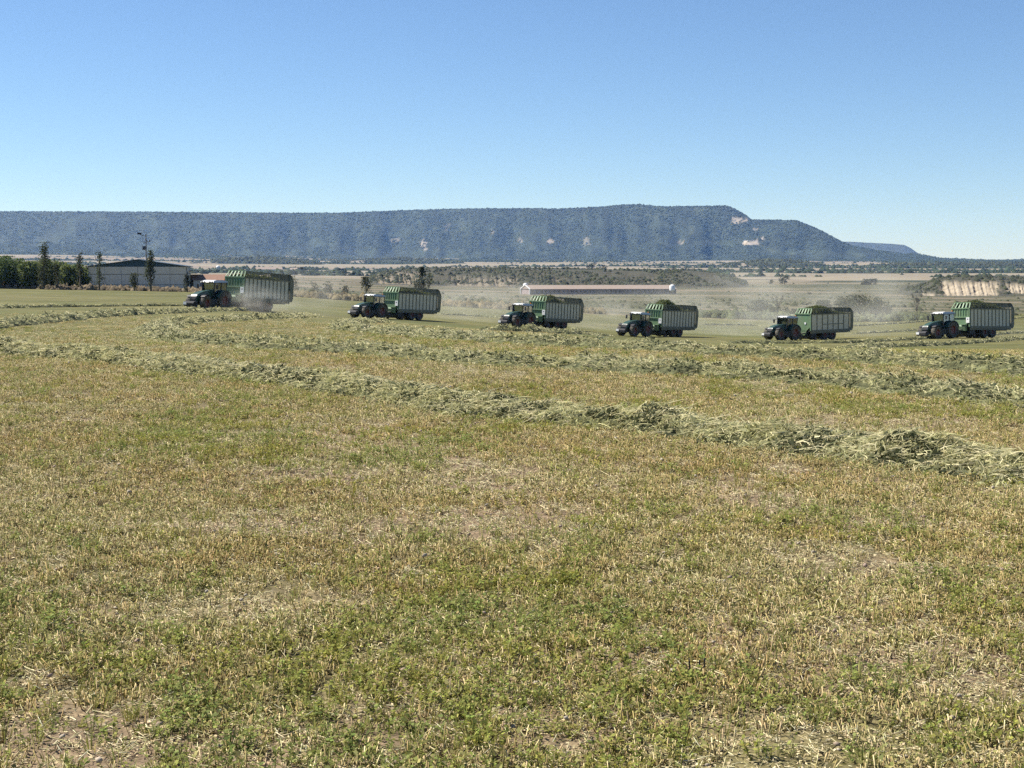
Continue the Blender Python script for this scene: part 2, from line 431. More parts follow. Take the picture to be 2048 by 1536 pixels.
# ------------------------------------------------------------------ far mesas, low hill, clay bluff
def ridge_mesh(name, label, us, prof, d_foot, d_crest, depth, seed, rocks=(), rows=46, gully=.15, forest=(.026, .036, .021), mat='far', crestfuzz=4.0, foot_var=2600.0):
    U = us; nU = len(U)
    ytop = np.interp(U, [p[0] for p in prof], [p[1] for p in prof])
    t = np.r_[np.linspace(0, 1, rows), [1.04, 1.25, 1.6, 1.8]]
    tb = (U - 1024) / F_PX
    V = np.zeros((len(t), nU, 3)); C = np.zeros((len(t), nU, 3))
    df = d_foot(U) + (fbm(U / 75, U * 0 + 1.5, seed + 60, 3) - .5) * foot_var; dc = d_crest(U)
    xf = tb * df; zf = zt(xf, df) - 4
    zc = CAM_H + (HOR - ytop) / F_PX * dc
    zc = np.maximum(zc, zf + 3)
    for k, tt in enumerate(t):
        tc = min(tt, 1.0)
        d = df + (dc - df) * tc + max(0, tt - 1) * depth
        g = fbm(U / 52 + tc * 1.3, tc * 2.4 + U * .004, seed, 4); g2 = fbm(U / 17 - tc * 1.5, tc * 6 + U * 0, seed + 9, 3)
        shape = tc ** 1.55 * .62 + .38 * sstep(.55, 1.0, tc) * tc
        amp = gully * 4 * tc * (1 - tc)
        z = zf + (zc - zf) * np.clip(shape + amp * ((g - .5) * 1.7 + (g2 - .5) * .7), 0, 1.0)
        if tt > 1.2: z = zc - (zc - zf) * min(1.0, (tt - 1.2) / .55) + (zt(tb * d, d) - zf) * 0
        if .97 < tt < 1.2: z = zc + (fbm(U / 5, U * 0, seed + 4, 2) - .5) * crestfuzz
        V[k, :, 0] = tb * d; V[k, :, 1] = d; V[k, :, 2] = z
        n = fbm(U / 30, tc * 9 + U * 0, seed + 20, 4)
        c = np.array(forest)[None] * (0.7 + .7 * n)[:, None]
        c = c * (1 - .35 * sstep(.55, .75, g2))[:, None] + np.array([.055, .055, .034])[None] * (.25 * sstep(.6, .75, fbm(U / 22, tc * 12 + U * 0, seed + 30, 3)))[:, None]
        vimg = HOR - (z - CAM_H) / d * F_PX
        for (ru, rv, rw, rh, a) in rocks:
            w = np.exp(-(((U - ru) / rw) ** 2 + ((vimg - rv) / rh) ** 2)) * (fbm(U / 4, vimg / 3, seed + 40, 3) * 1.6)
            w = sstep(.35, .6, w) * a
            c = c * (1 - w)[:, None] + np.array([.36, .31, .25])[None] * w[:, None]
        C[k] = c
    n = nU; m = len(t); i = np.arange(m - 1)[:, None] * n; j = np.arange(n - 1)[None, :]
    F = np.stack([i + j, i + j + 1, i + n + j + 1, i + n + j], -1).reshape(-1, 4)
    o = link(name, mesh_np(name, V.reshape(-1, 3), F, M[mat], C.reshape(-1, 3), smooth=True))
    tag(o, label, kind='structure')
    return V, C
US = np.arange(-700, 2760, 3.5)
MESA = [(-700,424),(0,425),(290,426),(600,428),(680,428),(750,425),(900,420),(1050,419),(1120,420),(1200,416),(1250,412),(1275,411),(1310,415),(1350,415),(1450,414),(1466,419),(1484,430),(1500,441),(1540,442),(1590,443),(1612,451),(1640,464),(1672,481),(1700,492),(1750,502),(1800,508),(1840,510),(1870,517),(1920,519),(1990,522),(2048,520),(2200,521),(2760,524)]
mV, mC = ridge_mesh('mesa_hill', 'long wooded flat-topped mesa across the horizon', US, MESA,
    lambda U: np.interp(U, [-700, 0, 800, 1400, 1700, 2000, 2760], [7000, 7000, 7300, 6800, 6600, 6600, 6600]),
    lambda U: np.interp(U, [-700, 0, 800, 1400, 1500, 1700, 2000, 2760], [9600, 9600, 9500, 8600, 8300, 7900, 7800, 8000]), 1800, 101,
    rocks=[(847,487,8,8,.9),(852,497,5,4,.7),(1100,484,9,5,.9),(1040,482,6,6,.5),(790,481,14,4,.5),(1172,484,12,9,.35),(1474,442,20,8,.9),(1500,486,22,6,1.0),(1520,480,10,5,.9),(1508,460,8,5,.5),(1360,485,8,4,.5),(895,455,8,10,.25),(985,462,6,10,.25)])
fV, _ = ridge_mesh('far_mesa_hill', 'pale blue flat-topped mesa far behind the wooded mesa', np.arange(1480, 2010, 3.5),
    [(1480,486),(1660,483.5),(1700,484),(1780,488),(1805,490),(1818,496),(1832,506),(1850,513),(1900,518),(2010,521)],
    lambda U: 11400 + U * 0, lambda U: 13000 + U * 0, 900, 131, gully=.05, forest=(.04, .048, .042), crestfuzz=2, foot_var=0)

def blob_mass(name, label, P, S, cols, mat='far', squash=1.0, seed=0, kind='stuff'):
    """many small crowns, each an uneven 18-triangle clump, joined as one mass"""
    r = np.random.default_rng(seed); n = len(P)
    base = []
    for k in range(6): base.append((math.cos(k * math.pi / 3), math.sin(k * math.pi / 3), .15))
    for k in range(3): base.append((.6 * math.cos(k * 2.094 + .5), .6 * math.sin(k * 2.094 + .5), .75))
    base.append((0, 0, 1.0)); base = np.array(base)
    T = [(0,1,6),(1,2,7),(2,3,7),(3,4,8),(4,5,8),(5,0,6),(1,7,6),(3,8,7),(5,6,8),(6,7,9),(7,8,9),(8,6,9)]
    V = base[None] * (1 + r.normal(0, .22, (n, 10, 3)))
    V = V * S[:, None, None] * np.array([1, 1, squash]); V[:, :, 2] -= .1 * S[:, None]
    V = V + P[:, None, :]
    C = np.repeat(cols[:, None, :], 10, 1) * (0.75 + .5 * r.random((n, 10, 1)))
    F = (np.array(T)[None] + (np.arange(n) * 10)[:, None, None]).reshape(-1, 3)
    o = link(name, mesh_np(name, V.reshape(-1, 3), F, M[mat], C.reshape(-1, 3)))
    return tag(o, label, kind=kind)
# woodland on the mesa
def mesa_forest():
    r = np.random.default_rng(3); n = 66000
    rows, nU = mV.shape[0], mV.shape[1]
    k = r.random(n) * 45.2; j = r.random(n) * (nU - 2)
    crest = r.random(n) < .14; k[crest] = 44 + r.random(crest.sum()) * 2.2
    k0 = k.astype(int); j0 = j.astype(int); a = (k - k0)[:, None]; b = (j - j0)[:, None]
    P = (mV[k0, j0] * (1 - b) + mV[k0, j0 + 1] * b) * (1 - a) + (mV[k0 + 1, j0] * (1 - b) + mV[k0 + 1, j0 + 1] * b) * a
    c = mC[k0, j0]; keep = (c.mean(1) < .12) & ((fbm(P[:, 0] / 160, P[:, 2] / 60, 8, 3) > .38) | (k > 43.5))
    P = P[keep]; n = len(P); S = 4.5 + 7.0 * r.random(n) ** 2.5
    g = np.array([.025, .035, .019])[None] * (.75 + .5 * r.random((n, 1)))
    blob_mass('mesa_woodland', 'dark scrub woodland covering the mesa slopes', P, S, g, squash=.7, seed=4)
mesa_forest()
# wooded strips on the far plain
def plain_forest():
    r = np.random.default_rng(13); n = 60000
    u = r.uniform(-500, 2560, n); d = np.exp(r.uniform(math.log(1900), math.log(7400), n))
    x = (u - 1024) / F_PX * d; c = parcels(x, d); keep = c.mean(1) < .09
    x, d = x[keep][:16000], d[keep][:16000]; n = len(x); S = 3 + 5 * r.random(n) ** 2
    P = np.stack([x, d, zt(x, d)], 1); g = np.array([.028, .040, .020])[None] * (.6 + .9 * r.random((n, 1)))
    blob_mass('plain_woodland', 'dark wooded strips between the tan fields of the far plain', P, S, g, squash=.9, seed=14)
plain_forest()

def hill(name, label, uv, d0, d1, seed, clay, gully_amp, nu=420, nt=60, claycol=(.32, .27, .195), scol=(.064, .060, .038)):
    """low eroded hill: uv = [(u, ytop)] as seen, from depth d0 to d1"""
    U = np.linspace(uv[0][0], uv[-1][0], nu); yt = np.interp(U, [p[0] for p in uv], [p[1] for p in uv]); tb = (U - 1024) / F_PX
    V = np.zeros((nt, nu, 3)); C = np.zeros((nt, nu, 3))
    for k in range(nt):
        t = k / (nt - 1); d = d0 + (d1 - d0) * t
        x = tb * d; zg = zt(x, np.full(nu, d)) - .4
        dc = d0 + (d1 - d0) * .35
        top = CAM_H + (HOR - yt) / F_PX * dc
        rise = np.maximum(top - zg, 0)
        gl = fbm(U / 6 + t * 5, t * 22 + U * 0, seed, 3); rib = np.abs(vnoise(U / 3.0 + (fbm(U / 20, t * 3 + U * 0, seed + 2) - .5) * 2 + t * 15, U * 0, seed + 5) - .5) * 2
        f = sstep(0, .35, t) if t <= .35 else 1 - sstep(.72, 1.0, t)
        c_w = np.zeros(nu)
        vimg = HOR - (zg + rise * f - CAM_H) / d * F_PX
        for (a, b_, va, vb) in clay:
            c_w = np.maximum(c_w, sstep(a - 8, a + 8, U + (gl - .5) * 30) * (1 - sstep(b_ - 8, b_ + 8, U + (gl - .5) * 30)) * sstep(va - 3, va + 3, vimg + (gl - .5) * 8) * (1 - sstep(vb - 3, vb + 3, vimg)))
        c_w = c_w * (t < .36)
        er = gully_amp * 4 * f * (1 - f) * (.35 + .9 * c_w)
        z = zg + rise * np.clip(f - er * (rib * .55 + gl * .55), 0, 1)
        V[k, :, 0] = x; V[k, :, 1] = d; V[k, :, 2] = z
        n = fbm(U / 12, t * 14 + U * 0, seed + 7, 3)
        sc = np.array(scol)[None] * (.7 + .6 * n)[:, None]
        sc = sc * (1 - .5 * sstep(.55, .7, n)[:, None]) + np.array([.042, .046, .025])[None] * (.5 * sstep(.55, .7, n))[:, None]
        w = c_w * sstep(.25, .5, n + .25 * rib)
        C[k] = sc * (1 - w)[:, None] + np.array(claycol)[None] * w[:, None]
    i = np.arange(nt - 1)[:, None] * nu; j = np.arange(nu - 1)[None, :]
    F = np.stack([i + j, i + j + 1, i + nu + j + 1, i + nu + j], -1).reshape(-1, 4)
    tag(link(name, mesh_np(name, V.reshape(-1, 3), F, M['hillclay'], C.reshape(-1, 3), smooth=True)), label, kind='structure')
    HC[id(V)] = C
    return V
HC = {}
HB = hill('low_hill', 'low scrub-covered hill with pale clay scars behind the long farm building',
     [(640,585),(720,566),(760,547),(800,540),(850,537),(1000,537),(1150,539),(1250,541),(1380,542),(1440,548),(1480,562),(1530,580),(1560,590)], 1250, 2000, 201,
     [(755,840,543,566),(905,1035,552,571),(1100,1120,556,566),(1290,1310,556,562)], .34, claycol=(.165, .14, .098))
HR = hill('clay_bluff', 'eroded pale clay bluff at the right edge',
     [(1730,592),(1800,582),(1840,572),(1872,559),(1905,554),(2048,555),(2150,554),(2300,558),(2450,580)], 960, 1500, 211,
     [(1884,1990,562,590),(2014,2060,566,584),(1845,1870,585,592)], .25)
def scrub(Vh, n, t_hi, name, label, seed, smin=.8, smax=2.6):
    r = np.random.default_rng(seed); nt, nu = Vh.shape[:2]
    k = r.random(n * 2) * t_hi * (nt - 2); j = r.random(n * 2) * (nu - 2); k0 = k.astype(int); j0 = j.astype(int)
    P = Vh[k0, j0] * (1 - (k - k0))[:, None] + Vh[k0 + 1, j0] * (k - k0)[:, None]
    cl = HC[id(Vh)][k0, j0].mean(1)
    keep = (P[:, 2] > zt(P[:, 0], P[:, 1]) + 1.0) & (cl < .15) & (fbm(P[:, 0] / 30, P[:, 1] / 60, seed, 3) > .42)
    P = P[keep][:n]; m = len(P); S = smin + (smax - smin) * r.random(m) ** 3
    g = np.array([.040, .046, .024])[None] * (.6 + .8 * r.random((m, 1)))
    blob_mass(name, label, P, S, g, mat='far', seed=seed)
scrub(HB, 3400, .5, 'hill_scrub', 'dark bushes dotted over the low hill', 31)
scrub(HR, 900, .5, 'bluff_scrub', 'dark bushes dotted over the clay bluff', 33)
FOOT = [('wooded foothill below the left end of the mesa', [(330,532),(400,524),(460,518),(530,516),(590,520),(640,527),(690,534)], 4300),
        ('wooded foothill below the middle of the mesa', [(560,530),(700,522),(800,517),(900,522),(960,530)], 4900),
        ('dark wooded foothill below the mesa cliff', [(1400,536),(1470,528),(1520,522),(1580,523),(1640,530),(1680,537)], 3900),
        ('long low wooded ridge at the right under the far mesa', [(1640,540),(1720,533),(1800,529),(1950,528),(2100,529),(2350,533),(2500,540)], 3700)]
for q, (lab, uv, d0) in enumerate(FOOT):
    Vf = hill('foothill', lab, uv, d0, d0 + 900, 231 + 7 * q, [(uv[1][0], uv[1][0] + 30, 500, 535)], .2, nu=200, nt=40, claycol=(.20, .17, .125), scol=(.030, .040, .023))
    scrub(Vf, 1500, .55, 'foothill_woodland', 'dark trees covering the ' + lab, 61 + q, 3.0, 8.0)
def valley_scrub():
    r = np.random.default_rng(43); n = 9000
    u = r.uniform(380, 2300, n); d = np.exp(r.uniform(math.log(430), math.log(1800), n)); x = (u - 1024) / F_PX * d
    c = parcels(x, d); dark = c.mean(1)
    keep = (dark < .105) | (r.random(n) < .03); x, d = x[keep][:2600], d[keep][:2600]; m = len(x)
    P = np.stack([x, d, zt(x, d)], 1); S = .35 + 1.3 * r.random(m) ** 3
    g = np.array([.060, .066, .033])[None] * (.6 + .8 * r.random((m, 1)))
    blob_mass('valley_scrub', 'low weeds and bushes along the valley field edges', P, S, g, squash=.8, seed=44)
valley_scrub()
def weed_strip(name, label, pts, w, n, h, col, seed):
    r = np.random.default_rng(seed); P2, _ = resample(pts, 1.0)
    k = r.integers(0, len(P2), n); x = P2[k, 0] + r.normal(0, w, n); y = P2[k, 1] + r.normal(0, w, n)
    S = h * (.4 + .8 * r.random(n) ** 2); P = np.stack([x, y, zt(x, y)], 1)
    g = np.array(col)[None] * (.6 + .8 * r.random((n, 1))); g[:, 0] *= 1 + .12 * r.random(n)
    blob_mass(name, label, P, S, g, mat='far', squash=1.1, seed=seed)
def wp(lst): return [((u - 1024) / F_PX * d, d) for u, d in lst]
weed_strip('field_edge_weeds', 'dry brown weeds along the field edge before the barn', wp([(-300,338),(0,338),(180,335),(420,337)]), .8, 1500, .95, (.125, .105, .065), 51)
weed_strip('bank_weeds', 'green reed bank along the far field edge on the right', wp([(1370,352),(1500,356),(1650,362),(1860,385)]), 2.0, 1500, 1.5, (.060, .075, .032), 52)
weed_strip('ditch_weeds', 'tall dry weeds along the far field edge behind the middle wagons', wp([(560,338),(700,337),(880,336),(1000,338),(1180,342)]), 1.6, 1300, 1.2, (.12, .105, .055), 53)

# ------------------------------------------------------------------ trees
def leaf_cloud(P, size, col, r, stretch=1.0):
    """quads of leaf spray at points P"""
    n = len(P); d = r.normal(0, 1, (n, 3)); d /= np.linalg.norm(d, axis=1, keepdims=True)
    e = np.cross(d, r.normal(0, 1, (n, 3))); e /= np.linalg.norm(e, axis=1, keepdims=True)
    s = (size * (.6 + .8 * r.random(n)))[:, None]
    V = np.stack([P - d * s * stretch, P + e * s * .55, P + d * s * stretch, P - e * s * .55], 1)
    V += r.normal(0, .12, V.shape) * s[:, None]
    C = np.repeat(col[:, None, :], 4, 1)
    F = np.arange(n * 4).reshape(-1, 4)
    return V.reshape(-1, 3), F, C.reshape(-1, 3)
def tree(name, label, cat, pos, h, w, shape, col, seed, n=900, group=None, leaf=.22, clear=.12):
    r = np.random.default_rng(seed); root = empty(name, pos); tag(root, label, cat, group)
    tb = MB(); lean = r.normal(0, .03, 2)
    if shape != 'fork':
        tb.tube([(0, 0, -.15), (lean[0] * h * .3, lean[1] * h * .3, h * .35), (lean[0] * h, lean[1] * h, h * .9)], [.035 * h ** .9 + .03, .02 * h + .02, .012], 7)
    nc = max(10, int(n / 38)); cen = []
    if shape == 'poplar':
        for k in range(nc):
            t = r.random() ** .8; z = h * (clear + (1 - clear) * t)
            rad = w / 2 * (1 - t ** 2.2) ** .6 * (.35 + .65 * min(1, t * 5 + .3)) * (.5 + .5 * r.random())
            a = r.random() * 6.28; cen.append((rad * math.cos(a) + lean[0] * z, rad * math.sin(a) + lean[1] * z, z, .16 * w + .12))
    elif shape == 'fork':
        for a in (0.25, 0.9, 2.9, 4.4):
            d = Vector((math.cos(a) * w * .5, math.sin(a) * w * .3, h * (.7 + .3 * r.random())))
            tb.tube([(0, 0, -.1), (d.x * .2, d.y * .2, h * .35), tuple(d)], [.12, .09, .02], 6)
            for k in range(max(3, nc // 4)):
                t = .45 + .55 * r.random(); cen.append((d.x * (t - .1), d.y * t, d.z * t, .32))
    else:
        for k in range(nc):
            v = r.normal(0, 1, 3); v /= np.linalg.norm(v); q = .55 + .45 * r.random() ** .5
            z = h * (clear + (1 - clear) * .5) + v[2] * q * h * (1 - clear) * .5
            cen.append((v[0] * q * w / 2, v[1] * q * w / 2, z, .13 * w + .18))
        for k in range(5):
            a = r.random() * 6.28; tb.tube([(0, 0, h * .2), (math.cos(a) * w * .2, math.sin(a) * w * .2, h * .45), (math.cos(a) * w * .36, math.sin(a) * w * .36, h * (.6 + .3 * r.random()))], [.05 * h ** .5, .03 * h ** .5, .01], 5)
    cen = np.array(cen); k = r.integers(0, len(cen), n)
    P = cen[k, :3] + r.normal(0, 1, (n, 3)) * cen[k, 3:4] * .75
    if shape == 'poplar': P[:, 2] = cen[k, 2] + r.normal(0, 1, n) * cen[k, 3] * 1.6
    P[:, 2] = np.clip(P[:, 2], h * clear * .5 + .05, h * 1.05)
    tone = (.65 + .7 * r.random((len(cen), 1)))[k]
    C = np.array(col)[None] * tone * (.8 + .4 * r.random((n, 1)))
    V, F, Cc = leaf_cloud(P, np.full(n, leaf), C, r, 1.3 if shape == 'poplar' else 1.0)
    tb.build('trunk', M['bark'], root)
    link('crown', mesh_np('crown', V, F, M['foliage'], Cc), root)
    return root
ORD = ['first', 'second', 'third', 'fourth', 'fifth', 'sixth', 'seventh', 'eighth', 'ninth', 'tenth', 'eleventh', 'twelfth', 'thirteenth', 'fourteenth']
# dark row of broad trees at the left edge
row = [(-34,342,7.2,6.5),(8,339,7.4,6.2),(34,343,7.0,5.2),(58,338,6.3,4.4),(78,344,6.4,4.6),(100,340,6.8,4.6),(122,343,6.2,4.2),(140,339,5.6,4.2),(158,343,5.8,4.0),(174,341,5.2,3.8)]
for i, (u, d, h, w) in enumerate(row):
    p = at(u, d)
    tree('hedge_tree', f'broad dark green tree, {ORD[i]} from the left edge in the row beside the barn', 'tree', p, h * .9, w, 'round', (.095, .135, .045) if i < 3 else (.145, .18, .064), 60 + i, 2600, 'dark trees in the row beside the barn', .30, .04)
pop = [
 (88,333,9.6,2.3,'tall narrow poplar standing up from the dark tree row left of the barn',1300,(.065,.075,.035)),
 (162,334,7.6,1.5,'thin sparse poplar beside the left end of the barn',420,(.08,.085,.04)),
 (118,334,5.2,1.4,'short slender sapling in front of the dark tree row',380,(.085,.095,.045)),
 (200,331,7.8,1.5,'young poplar with bare top twigs before the left of the barn wall',420,(.055,.070,.035)),
 (270,331,3.6,1.6,'short bushy sapling before the middle of the barn wall',420,(.075,.085,.045)),
 (303,331,8.3,1.9,'dense dark poplar before the right of the barn wall',1100,(.055,.068,.036)),
 (376,331,3.4,1.3,'small dark sapling at the right corner of the barn',350,(.05,.06,.03)),
 (586,352,4.2,2.0,'feathery young tree just behind the leftmost wagon',480,(.085,.09,.05)),
 (630,352,3.0,1.7,'smaller pale shrub tree right of the leftmost wagon',350,(.10,.10,.055)),
 (657,350,3.6,1.6,'slender young tree midway between the two leftmost wagons',420,(.085,.09,.05)),
 (691,352,2.9,1.2,'thin sapling just left of the second tractor',300,(.09,.095,.055)),
 (733,345,5.0,2.4,'loose pale tree rising behind the second tractor cab',520,(.085,.088,.045)),
 (843,330,7.6,1.1,'tall dark cypress-like poplar rising behind the second wagon',900,(.036,.048,.028)),
 (856,332,6.4,1.7,'ragged poplar close right of the tall dark one behind the second wagon',650,(.06,.068,.038)),
 (833,331,5.0,1.8,'low bushy tree close left of the tall dark poplar',450,(.065,.072,.04)),
]
for i, (u, d, h, w, lab, n, c) in enumerate(pop):
    tree('poplar_tree', lab, 'tree', at(u, d), h, w, 'poplar', c, 90 + i, n, 'slender trees along the field edge', .17, .10)
# bare twigs on the tall poplars are part of their trunks; bushes of the right field edge
bush = [
 (1522,366,4.0,5.0,'rounded grey green bush above the fifth tractor'),
 (1548,364,2.6,5.5,'low spreading bush right of the rounded one above the fifth tractor'),
 (1603,362,2.4,5.0,'low dark bush just left of the fifth wagon'),
 (1648,372,4.4,3.4,'small round tree rising behind the fifth wagon'),
 (1690,376,5.4,5.2,'left round tree of the clump right of the fifth wagon'),
 (1718,380,5.8,5.6,'tallest middle tree of the clump right of the fifth wagon'),
 (1740,374,3.8,4.4,'low tree in the dip of the clump right of the fifth wagon'),
 (1760,376,5.2,4.4,'right round tree of the clump right of the fifth wagon'),
]
for i, (u, d, h, w, lab) in enumerate(bush):
    tree('field_edge_bush', lab, 'bush', at(u, d), h, w, 'round', (.062, .076, .036), 130 + i, 1500, 'bushes on the far field edge', .26, .02)
tree('forked_tree', 'thin forked tree standing alone left of the rightmost tractor', 'tree', at(1833, 470), 7.0, 3.6, 'fork', (.085, .085, .06), 150, 220, None, .2)
tree('forked_tree', 'spindly forked tree above the fifth tractor', 'tree', at(1555, 450), 6.2, 4.0, 'fork', (.11, .11, .075), 151, 200, None, .2)
far_trees = [(1182,2750,17,17),(1204,2740,14,14),(1150,2800,8,10),(1300,2450,8,14),(1322,2440,9,15),(1345,2460,10,13),(1368,2440,14,16),(1383,2450,10,12),(1568,1500,8,9),(605,2500,9,16),(685,2300,9,12),(1543,1500,5,4),(1740,1480,5,14)]
ft_lab = ['left one of two round trees on the plain above the long farm building','right one of two round trees on the plain above the long farm building','low bush left of the two round trees on the plain','leftmost tree of the short row beyond the low hill','second tree of the short row beyond the low hill','third tree of the short row beyond the low hill','tallest tree of the short row beyond the low hill','rightmost tree of the short row beyond the low hill','lone dark dome-shaped tree on the tan field above the fifth tractor','dark flat bush on the tan field right of the leftmost wagon','dark bush on the tan field left of the low hill','small dark bush left of the lone dome-shaped tree','low wide bush on the tan field right of the dome-shaped tree']
for i, (u, d, h, w) in enumerate(far_trees):
    tree('plain_tree', ft_lab[i], 'tree', at(u, d), h, w, 'round', (.045, .058, .032), 170 + i, 420, 'scattered trees on the far plain', w * .07, .0)

# ------------------------------------------------------------------ buildings and pole
def barn():
    p = at(277, 341); root = empty('barn', p, -bear(277) + math.radians(-3.6))
    tag(root, 'pale concrete barn with dark teal gable at the left behind the field', 'barn')
    W, L, H, RZ = 21.0, 34.0, 5.3, 6.75          # width, length, eave, ridge; front faces -Y
    x0, x1 = -W / 2, W / 2
    for rw, (z0, zz) in enumerate([(-.3, 1.25), (1.36, 3.58), (3.69, H - .02)]):
        for c in range(6):
            a = x0 + W * c / 6; b = x0 + W * (c + 1) / 6
            MB().box(a + .03, b - .03, 0, .2, z0, zz).build('concrete_panel', M['concrete'], root)
            MB().box(a + .02, b - .02, L - .2, L, z0, zz).build('concrete_panel', M['concrete'], root)
        for c in range(9):
            a = .22 + (L - .44) * c / 9; b = .22 + (L - .44) * (c + 1) / 9
            for sx in (x0, x1 - .2):
                MB().box(sx, sx + .2, a + .02, b - .02, z0, zz).build('concrete_panel', M['concrete'], root)
    MB().box(x0 + .05, x1 - .05, .06, L - .06, -.3, H - .06).build('wall_core', M['tdark'], root)
    for y in (.0, L - .12):
        m = MB(); vs = [(x0, y, H), (x1, y, H), (0, y, RZ), (x0, y + .12, H), (x1, y + .12, H), (0, y + .12, RZ)]
        m.add(vs, [(0,1,2),(5,4,3),(0,3,4,1),(1,4,5,2),(2,5,3,0)]); m.build('gable', M['teal'], root)
    for s in (-1, 1):
        m = MB(); e = W / 2 + .55; ze = H - .55 * (RZ - H) / (W / 2) + .04
        vs = [(0, -.6, RZ + .05), (s * e, -.6, ze), (s * e, L + .4, ze), (0, L + .4, RZ + .05)]
        vs += [(a, b, c + .14) for a, b, c in vs]
        f = [(0,1,2,3),(7,6,5,4),(0,4,5,1),(1,5,6,2),(2,6,7,3),(3,7,4,0)]
        m.add(vs, f if s < 0 else [q[::-1] for q in f]); rf = m.build('roof', M['roofteal'], root)
    m = MB().tube([(x1 + .12, .5, 0), (x1 + .12, .5, H - .2)], .07, 6); m.build('downpipe', M['black'], root)
    m = MB().box(x1 + .01, x1 + .08, 8, 12.5, 0, 4.2); m.build('door', M['black'], root)
    m = MB().box(x1 + .01, x1 + 2.2, 20, L, H - .95, H - .85); m.build('canopy', M['roofteal'], root)
    return root
barn()
def house(name, label, u, d, w, dep, h, rise, wall, roof, rz=0, group=None, win=0):
    p = at(u, d); root = empty(name, p, -bear(u) + rz); tag(root, label, 'building', group)
    MB().box(-w / 2, w / 2, 0, dep, -.5, h).build('wall', M[wall], root)
    m = MB(); e = .3
    vs = [(-w/2-e, -e, h-.05), (w/2+e, -e, h-.05), (w/2+e, dep/2, h+rise), (-w/2-e, dep/2, h+rise), (w/2+e, dep+e, h-.05), (-w/2-e, dep+e, h-.05)]
    m.add(vs, [(0,1,2,3),(3,2,4,5),(0,3,5),(1,4,2),(0,5,4,1)]); m.build('roof', M[roof], root)
    for k in range(win):
        x = -w / 2 + w * (k + .5) / win
        MB().box(x - .5, x + .5, -.04, .02, h * .35, h * .75).build('window', M['window'], root)
    return root
house('tiled_shed', 'low shed with orange tiled roof behind the first tractor', 424, 372, 8.5, 6, 2.6, 1.3, 'concrete', 'terra', .2, win=2)
house('far_farmhouse', 'long pink roofed farmhouse on the plain above the leftmost wagon', 540, 2600, 44, 16, 5, 4, 'white', 'pinkroof', .1, 'far farm buildings', 6)
house('far_farmhouse', 'small white farmhouse on the plain right of the long pink roofed one', 588, 2650, 12, 10, 5, 3, 'white', 'pinkroof', -.2, 'far farm buildings', 2)
def stand(name, label, u, d, h, r_, cat, base_h=0, fat=False):
    p = at(u, d); root = empty(name, p); tag(root, label, cat)
    prof = [(.01, base_h * .5), (r_ * .35, base_h * .55), (r_, base_h), (r_, h - r_ * .6), (r_ * .8, h - r_ * .25), (r_ * .3, h), (.01, h + .05)]
    n = 14; V = []; F = []
    for k in range(n):
        a = 2 * math.pi * k / n
        for q, z in prof: V.append((q * math.cos(a), q * math.sin(a), z))
    m = len(prof)
    for k in range(n):
        k2 = (k + 1) % n
        for i in range(m - 1): F.append((k * m + i, k2 * m + i, k2 * m + i + 1, k * m + i + 1))
    MB().add(V, F).build('tank', M['white'], root, True)
    for k in range(4):
        a = math.pi / 4 + k * math.pi / 2
        MB().beam((r_ * .8 * math.cos(a), r_ * .8 * math.sin(a), -.3), (r_ * .8 * math.cos(a), r_ * .8 * math.sin(a), base_h + .3), .22).build('leg', M['pole'], root)
    return root
stand('water_tower', 'small white water tower on the plain above the barn roof end', 438, 2300, 11, 3.2, 'tower', 7)
def farm_building():
    u0, u1, d = 1060, 1352, 985
    pa = at(u0, d - 6); pb = at(u1, d + 40); v = (pb - pa); Ln = v.xy.length
    root = empty('long_farm_building', (pa.x, pa.y, pa.z + .1), math.atan2(v.y, v.x)); tag(root, 'very long low farm building with pink roof and a row of windows', 'building')
    root.rotation_euler = (0, -math.atan2(v.z, Ln), math.atan2(v.y, v.x))
    D, H, RS = 13, 3.4, 2.4
    MB().box(0, Ln, 0, D, -1.2, H).build('wall', M['brick'], root)
    m = MB(); vs = [(-.3,-.5,H-.1),(Ln+.3,-.5,H-.1),(Ln+.3,D/2,H+RS),(-.3,D/2,H+RS),(Ln+.3,D+.5,H-.1),(-.3,D+.5,H-.1)]
    m.add(vs, [(0,1,2,3),(3,2,4,5),(0,3,5),(1,4,2),(0,5,4,1)]); m.build('roof', M['pinkroof'], root)
    m = MB().beam((-.35, -.5, H - .05), (-.35, D / 2, H + RS + .1), .5).beam((-.35, D / 2, H + RS + .1), (-.35, D + .5, H - .05), .5).beam((-.35, -.2, -1), (-.35, -.2, H), .5).beam((-.35, D + .2, -1), (-.35, D + .2, H), .5)
    m.build('white_gable_trim', M['white'], root)
    n = 34
    for k in range(n):
        x = Ln * (k + .5) / n
        w = MB().box(x - .8, x + .8, -.06, .02, .9, 2.5).build('window', M['window'], root)
        MB().box(x - .95, x + .95, -.12, -.06, .72, .88).build('sill', M['brick'], w)
farm_building()
stand('feed_silo', 'white feed silo at the left end of the long farm building', 1051, 990, 7.2, 1.55, 'silo', 2.4)
stand('feed_silo', 'white round feed silo at the right end of the long farm building', 1344, 1015, 6.4, 1.9, 'silo', 2.6)
